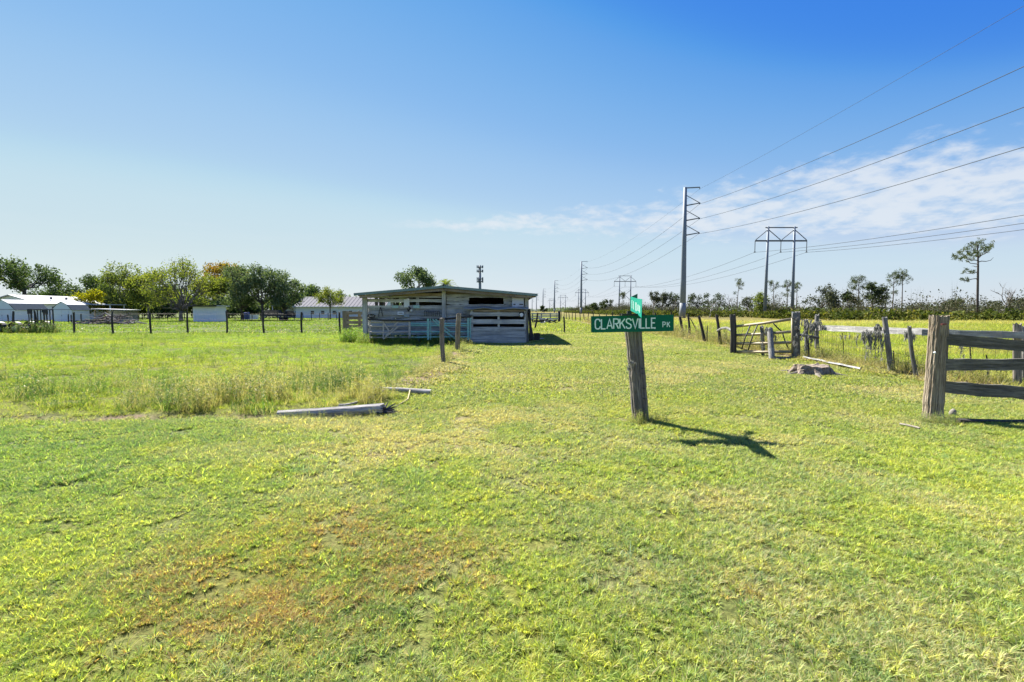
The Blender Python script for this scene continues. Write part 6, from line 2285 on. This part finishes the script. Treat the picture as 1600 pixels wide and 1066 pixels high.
    log('tie_pole', p, q, .05, .05, POSTZ_LICH, f, 46, n=9, rings=4)
    y = 25.5
    k = 0
    pts = [Vector((8.0, 17.3, 0)), Vector((8.9, 20.6, 0)), Vector((9.2, 23, 0))]
    while y < 104:
        x = 9.35 + rnd.uniform(-.06, .06)
        z0 = hgt1(x, y)
        log('post', (x, y, z0 - .05), (x + rnd.uniform(-.12, .12), y + rnd.uniform(-.1, .1), 1.28 + rnd.uniform(-.1, .2)), .055 + rnd.random() * .02, .05, POSTZ_DARK, f, 200 + k, n=9, rings=4)
        pts.append(Vector((x, y, 0)))
        y += 2.6 + .02 * y
        k += 1
    mb = MB()
    for z in (.25, .5, .75, 1.0, 1.2):
        for a, b in zip(pts, pts[1:]):
            mb.tube([Vector((a.x, a.y, z)), Vector(((a.x + b.x) / 2, (a.y + b.y) / 2, z - .02)), Vector((b.x, b.y, z))], .004, 3, cap=False)
    w_ = mb.build('wires', RUSTW, f)
    w_['kind'] = 'stuff'


RUSTW = simple('rusty_wire', (.15, .125, .105), rough=.7, metal=.3, var=.2)
right_fence()


# ------------------------------------------------------------------ left hand wire fences, loose posts and logs
def left_fences():
    d = 32.4
    f = empty('paddock_fence', (-20, d, 0), 'wire fence of dark slim posts crossing the left pasture', 'fence')
    xs = []
    for k, px in enumerate((-45, 22, 55, 115, 176, 235, 293, 354, 412, 471, 531, 560)):
        b = W(px, 500, d + (0 if px < 500 else -1.5))
        y = b.y
        log('post', (b.x, y, -.08), (b.x + rnd.uniform(-.04, .04), y, 1.45 + rnd.uniform(-.06, .06)), .065, .06, POSTZ_DARK, f, 300 + k, n=9, rings=4)
        xs.append((b.x, y))
    for z in (.15, .55, .95, 1.3):
        mb = MB()
        for a, b in zip(xs, xs[1:]):
            mb.tube([(a[0], a[1], z), ((a[0] + b[0]) / 2, (a[1] + b[1]) / 2, z - .015), (b[0], b[1], z)], .004, 3, cap=False)
        mb.build('wire', RUSTW, f)
    f = empty('yard_fence', (-50, 79, 0), 'far wire fence of short posts in front of the trees', 'fence')
    xs = []
    for k in range(26):
        px = 196 + k * 13.2
        if 296 < px < 345:
            continue
        b = W(px, 500, 79)
        log('post', (b.x, 79, -.05), (b.x, 79, 1.25 + rnd.uniform(-.15, .1)), .06, .055, POSTZ_DARK, f, 330 + k, n=7, rings=3)
        xs.append((b.x, 79.0))
    for z in (.5, 1.1):
        mb = MB()
        for a, b in zip(xs, xs[1:]):
            mb.tube([(a[0], a[1], z), (b[0], b[1], z)], .012, 3, cap=False)
        mb.build('wire', RUSTW, f)
    for k, (px, dd, top, lab) in enumerate(((12.5, 60, 492, 'short dark stake before the shed at the left edge, the left one'), (20.5, 60, 491, 'short dark stake before the shed at the left edge, the right one'),
                                            (107, 62, 491.5, 'short dark stake before the smaller gambrel shed, the left one'), (111.5, 62, 492, 'short dark stake before the smaller gambrel shed, the middle one'), (127, 62, 490.5, 'short dark stake before the smaller gambrel shed, the right one'))):
        b = W(px, 500, dd)
        o = log('dark_stake', (b.x, dd, 0), (b.x, dd, W(px, top, dd).z), .07, .07, POSTZ_DARK, None, 360 + k, n=8, rings=3)
        tag(o, lab, 'stake', 'stakes before the sheds')
    # lone post right of the barn
    b = G(881.5, 521)
    o = log('lone_post', b - Vector((0, 0, .1)), W(881, 495, b.y), .06, .055, POSTZ_DARK, None, 371)
    tag(o, 'lone dark post in the grass right of the barn', 'post')
    # far pen at the end of the strip
    dd = 66.0
    f = empty('far_pen', (W(853, 500, dd).x, dd, 0), 'grey board pen with a thick dark end post far behind the barn', 'fence')
    for px in (832, 846, 860, 873.5):
        b = W(px, 500, dd)
        log('post', (b.x, dd, -.05), (b.x, dd, 1.5 if px > 870 else 1.25), .2 if px > 870 else .1, .2 if px > 870 else .09, POSTZ_DARK, f, 380 + int(px), n=9, rings=3)
    for z in (.45, .8, 1.12):
        a, b = W(830, 500, dd - .12), W(874, 500, dd - .12)
        board('board', (a.x, dd - .12, z + rnd.uniform(-.03, .03)), (b.x, dd - .12, z + rnd.uniform(-.05, .05)), .18, .04, WOODX, f)
    r = np.random.default_rng(2)
    p = empty('scrap_heap', (W(852, 500, 60).x, 60, 0), 'low dark heap of timber before the far board pen', 'heap')
    for k in range(14):
        c = Vector((W(852, 500, 60).x + r.normal() * .7, 60 + r.normal() * .3, .1 + .35 * r.random()))
        v = Vector((r.normal(), r.normal() * .3, r.normal() * .12)).normalized() * .9
        MB().bar(c - v, c + v, .12, .08).build('timber', WOODX_DARK if k % 3 else WOODX, p)
    a = W(838, 500, 40)
    o = log('leaning_stake', G(836, 513), W(840, 489, 42), .09, .08, POSTZ_DARK, None, 391)
    tag(o, 'dark stake leaning right just behind the barn corner', 'stake')

    # two loose posts on the old fence row
    b = G(693.5, 571)
    o = log('old_post', b - Vector((0, 0, .1)), W(691, 497, b.y), .066, .064, POSTZ, None, 401, n=16, rings=8)
    tag(o, 'slim grey post on the old fence row, the nearer of two before the barn', 'post', 'posts of the old fence row')
    b = G(714.5, 549)
    o = log('old_post', b - Vector((0, 0, .1)), W(717, 490.5, b.y), .10, .092, POSTZ_BIG, None, 402, n=16, rings=8, split=11)
    tag(o, 'thicker leaning post on the old fence row, the farther of two before the barn', 'post', 'posts of the old fence row')

    # fallen posts
    p, q = G(435, 651), G(600, 649)
    o = log('fallen_post', p + Vector((0, 0, .07)), q + Vector((0, 0, .08)), .068, .078, wood('bleached_log', (.20, .185, .16), (.56, .53, .48), 'Z', tint=.02, freq=34, stretch=1.2, bump=.015), None, 411, n=28, rings=14, bend=.003)
    tag(o, 'bleached grey fallen post lying at the edge of the weeds', 'log')
    r = np.random.default_rng(6)
    rb = empty('root_ball', q, 'dark tangle of roots and soil at the right end of the fallen post', 'roots')
    for k in range(60):
        v = Vector((r.normal() * .10 + .03, r.normal() * .08, abs(r.normal()) * .05))
        MB().tube([q + Vector((-.02, 0, .04)), q + v * .6 + Vector((0, 0, .02)), q + v], [.018, .012, .005], 5).build('root', BARK_DARK if k % 3 else BARK, rb)
    p, q = G(578, 617), G(672, 620)
    o = log('fallen_rail', p + Vector((0, 0, .05)), q + Vector((0, 0, .05)), .035, .05, MATS['bleached_log'], None, 412, n=14, rings=8)
    tag(o, 'thinner fallen rail lying beyond the bleached fallen post', 'log')
    p, q = G(530, 645), G(602, 626)
    o = log('fallen_branch', p + Vector((0, 0, .10)), q + Vector((0, 0, .09)), .02, .016, MATS['bleached_log'], None, 413, n=8, rings=8, bend=.05)
    tag(o, 'slim pale branch resting slantwise behind the bleached fallen post', 'branch')
    p, q = G(616, 643), G(641, 617)
    mb = MB().tube([p + Vector((0, 0, .02)), p.lerp(q, .35) + Vector((.12, 0, .05)), p.lerp(q, .7) + Vector((.06, 0, .06)), q + Vector((0, 0, .06))], .011, 6)
    o = mb.build('yellow_rope', simple('rope_yellow', (.42, .34, .15), rough=.8, var=.15, scale=20), None, origin=p, smooth=True)
    tag(o, 'thin straw yellow rope curving between the two fallen timbers', 'rope')


left_fences()
# ------------------------------------------------------------------ power lines and cell tower
STEEL = simple('galvanised_steel', (.15, .185, .22), rough=.65, metal=.0, var=.10, scale=.5, streak=(2, 2, .3))
STEEL_D = simple('dark_steel', (.06, .075, .09), rough=.7, metal=.0, var=.1, scale=1.0)
WIREM = simple('aluminium_wire', (.07, .078, .086), rough=.9, metal=.0, var=.05, spec=.05)
PX = 104.0


def monopole_parts(root, x, d, lod):
    n = 16 if lod == 0 else 10
    z0 = W(1070, 293, PX).z
    MB().tube([(x, d, -.3), (x, d, 8), (x, d, 16), (x, d, z0)], [.66, .58, .47, .34], n).build('shaft', STEEL, root, smooth=True)
    MB().tube([(x, d, -.1), (x, d, 3.2)], [.665, .635], n).build('base_sleeve', simple('pale_sleeve', (.17, .19, .205), rough=.7, var=.08) if 'pale_sleeve' not in MATS else MATS['pale_sleeve'], root, smooth=True)
    tip = W(1093, 300, PX).x - W(1070, 300, PX).x
    MB().bar((x, d, z0 - .12), (x + tip * .98, d, z0 + .02), .22, .18).build('shield_arm', STEEL, root)
    MB().box((x + tip * .98, d, z0 - .15), (.12, .12, .5)).build('clamp', STEEL_D, root)
    for py in (317.5, 341, 364):
        z = W(1093, py, PX).z
        MB().tube([(x, d, z - .55), (x + tip, d, z)], [.15, .10], 7).build('post_insulator', STEEL_D, root, smooth=True)
        MB().tube([(x, d, z + 1.75), (x + tip, d, z + .05)], .07, 6).build('brace_insulator', STEEL_D, root, smooth=True)
        MB().box((x + tip, d, z - .05), (.22, .22, .3)).build('conductor_clamp', STEEL_D, root)
    return tip


def hframe_parts(root, x, d, lod, xbrace):
    zt = W(1220, 355, PX).z
    zc = W(1220, 376.5, PX).z
    hl = 20.3 / F * PX
    ha = 40.0 / F * PX
    for s in (-1, 1):
        MB().tube([(x + s * hl * 1.06, d, -.3), (x + s * hl, d, zt + .1)], [.36, .22], 12).build('leg', STEEL, root, smooth=True)
    MB().bar((x - hl - .6, d, zt - .1), (x + hl + .6, d, zt - .1), .2, .16).build('top_beam', STEEL_D, root)
    MB().bar((x - ha, d - .02, zc), (x + ha, d - .02, zc), .3, .22).build('cross_arm', STEEL_D, root)
    for s in (-1, 1):
        MB().bar((x + s * hl, d - .03, zt - .5), (x + s * ha * .98, d - .03, zc + .2), .14, .1).build('outer_brace', STEEL_D, root)
        MB().bar((x + s * hl, d - .03, zt - .5), (x + s * .12, d - .03, zc + .2), .14, .1).build('inner_brace', STEEL_D, root)
        if xbrace:
            MB().bar((x - s * hl, d - .03 * s, 7.0), (x + s * hl, d - .03 * s, 12.0), .18, .1).build('cross_brace', STEEL_D, root)
    zi = W(1220, 393.5, PX).z
    for s in (-1, 0, 1):
        MB().tube([(x + s * ha, d, zc), (x + s * ha, d, zi)], .075, 7).build('insulator', STEEL_D, root)
        MB().box((x + s * ha, d, zi - .08), (.35, .2, .18)).build('conductor_clamp', STEEL_D, root)
    return zi, ha


def power_lines():
    x = W(1068.5, 400, PX).x
    ds = [PX, 257.0, 418.0, 573.0, 728.0, 883.0]
    names = ['nearest tall steel monopole with arms on its right side', 'second steel monopole, left of the folded green sign', 'third steel monopole, standing near the far board pen', 'fourth steel monopole, thin on the horizon right of the barn', 'fifth steel monopole, tiny above the barn corner', 'sixth and farthest steel monopole, tiny on the horizon']
    for k, d in enumerate(ds):
        root = empty('steel_monopole', (x, d, 0), names[k], 'power pole', 'steel monopoles of the power line')
        tip = monopole_parts(root, x, d, k)
    xh = W(1219.5, 400, PX).x
    dh = [PX, 246.0, 397.0, 545.0, 700.0]
    hn = ['nearest twin-leg steel pylon beyond the gate', 'second twin-leg pylon with a cross brace, right above the green sign', 'third twin-leg pylon, flanking the second monopole', 'fourth twin-leg pylon, small between the second and third monopoles', 'fifth and farthest twin-leg pylon on the horizon']
    for k, d in enumerate(dh):
        root = empty('twin_leg_pylon', (xh, d, 0), hn[k], 'pylon', 'twin-leg pylons of the power line')
        zi, ha = hframe_parts(root, xh, d, k, k > 0)

    def cable(xx, z, stations, sag, rad, label):
        pts = []
        for a, b in zip(stations, stations[1:]):
            n = 26 if a < 300 else 8
            for i in range(n):
                t = i / n
                pts.append(Vector((xx, a + (b - a) * t, z - 4 * sag * t * (1 - t))))
        pts.append(Vector((xx, stations[-1], z)))
        o = MB().tube(pts, rad, 5).build('power_cable', WIREM, None, origin=(xx, 50, z))
        tag(o, label, 'cable', 'overhead power cables')
    st = [-51.0] + ds
    z0 = W(1070, 293, PX).z
    cable(x + tip * .98, z0 - .3, st, 2.2, .017, 'thin top shield wire of the monopole line')
    for py, nm in ((317.5, 'upper conductor cable on the monopole line'), (341, 'middle conductor cable on the monopole line'), (364, 'lower conductor cable on the monopole line')):
        cable(x + tip, W(1093, py, PX).z - .18, st, 3.75, .032, nm)
    st = [-44.0] + dh
    for s, nm in ((-1, 'left conductor cable hung under the twin-leg pylons'), (0, 'middle conductor cable hung under the twin-leg pylons'), (1, 'right conductor cable hung under the twin-leg pylons')):
        cable(xh + s * ha, zi - .12, st, 3.0, .032, nm)


power_lines()


def cell_tower():
    d = 420.0
    b = W(750, 450, d)
    H = W(750, 415, d).z
    root = empty('cell_tower', (b.x, d, 0), 'distant cell tower with antenna rings above the barn roof', 'tower')
    MB().tube([(b.x, d, 0), (b.x, d, H)], [1.5, .9], 10).build('mast', STEEL, root, smooth=True)
    for py in (417.5, 424, 436, 440):
        z = W(750, py, d).z
        MB().tube([(b.x, d, z - .25), (b.x, d, z + .25)], 2.4, 12).build('platform', STEEL_D, root)
        mb = MB()
        for k in range(9):
            a = k * .698
            mb.box((b.x + 2.6 * math.cos(a), d + 2.6 * math.sin(a), z + .2), (.55, .55, 2.3))
        for k in range(9):
            pass
        w_ = mb.build('antenna_panels', STEEL, root)
        w_['kind'] = 'stuff'


cell_tower()
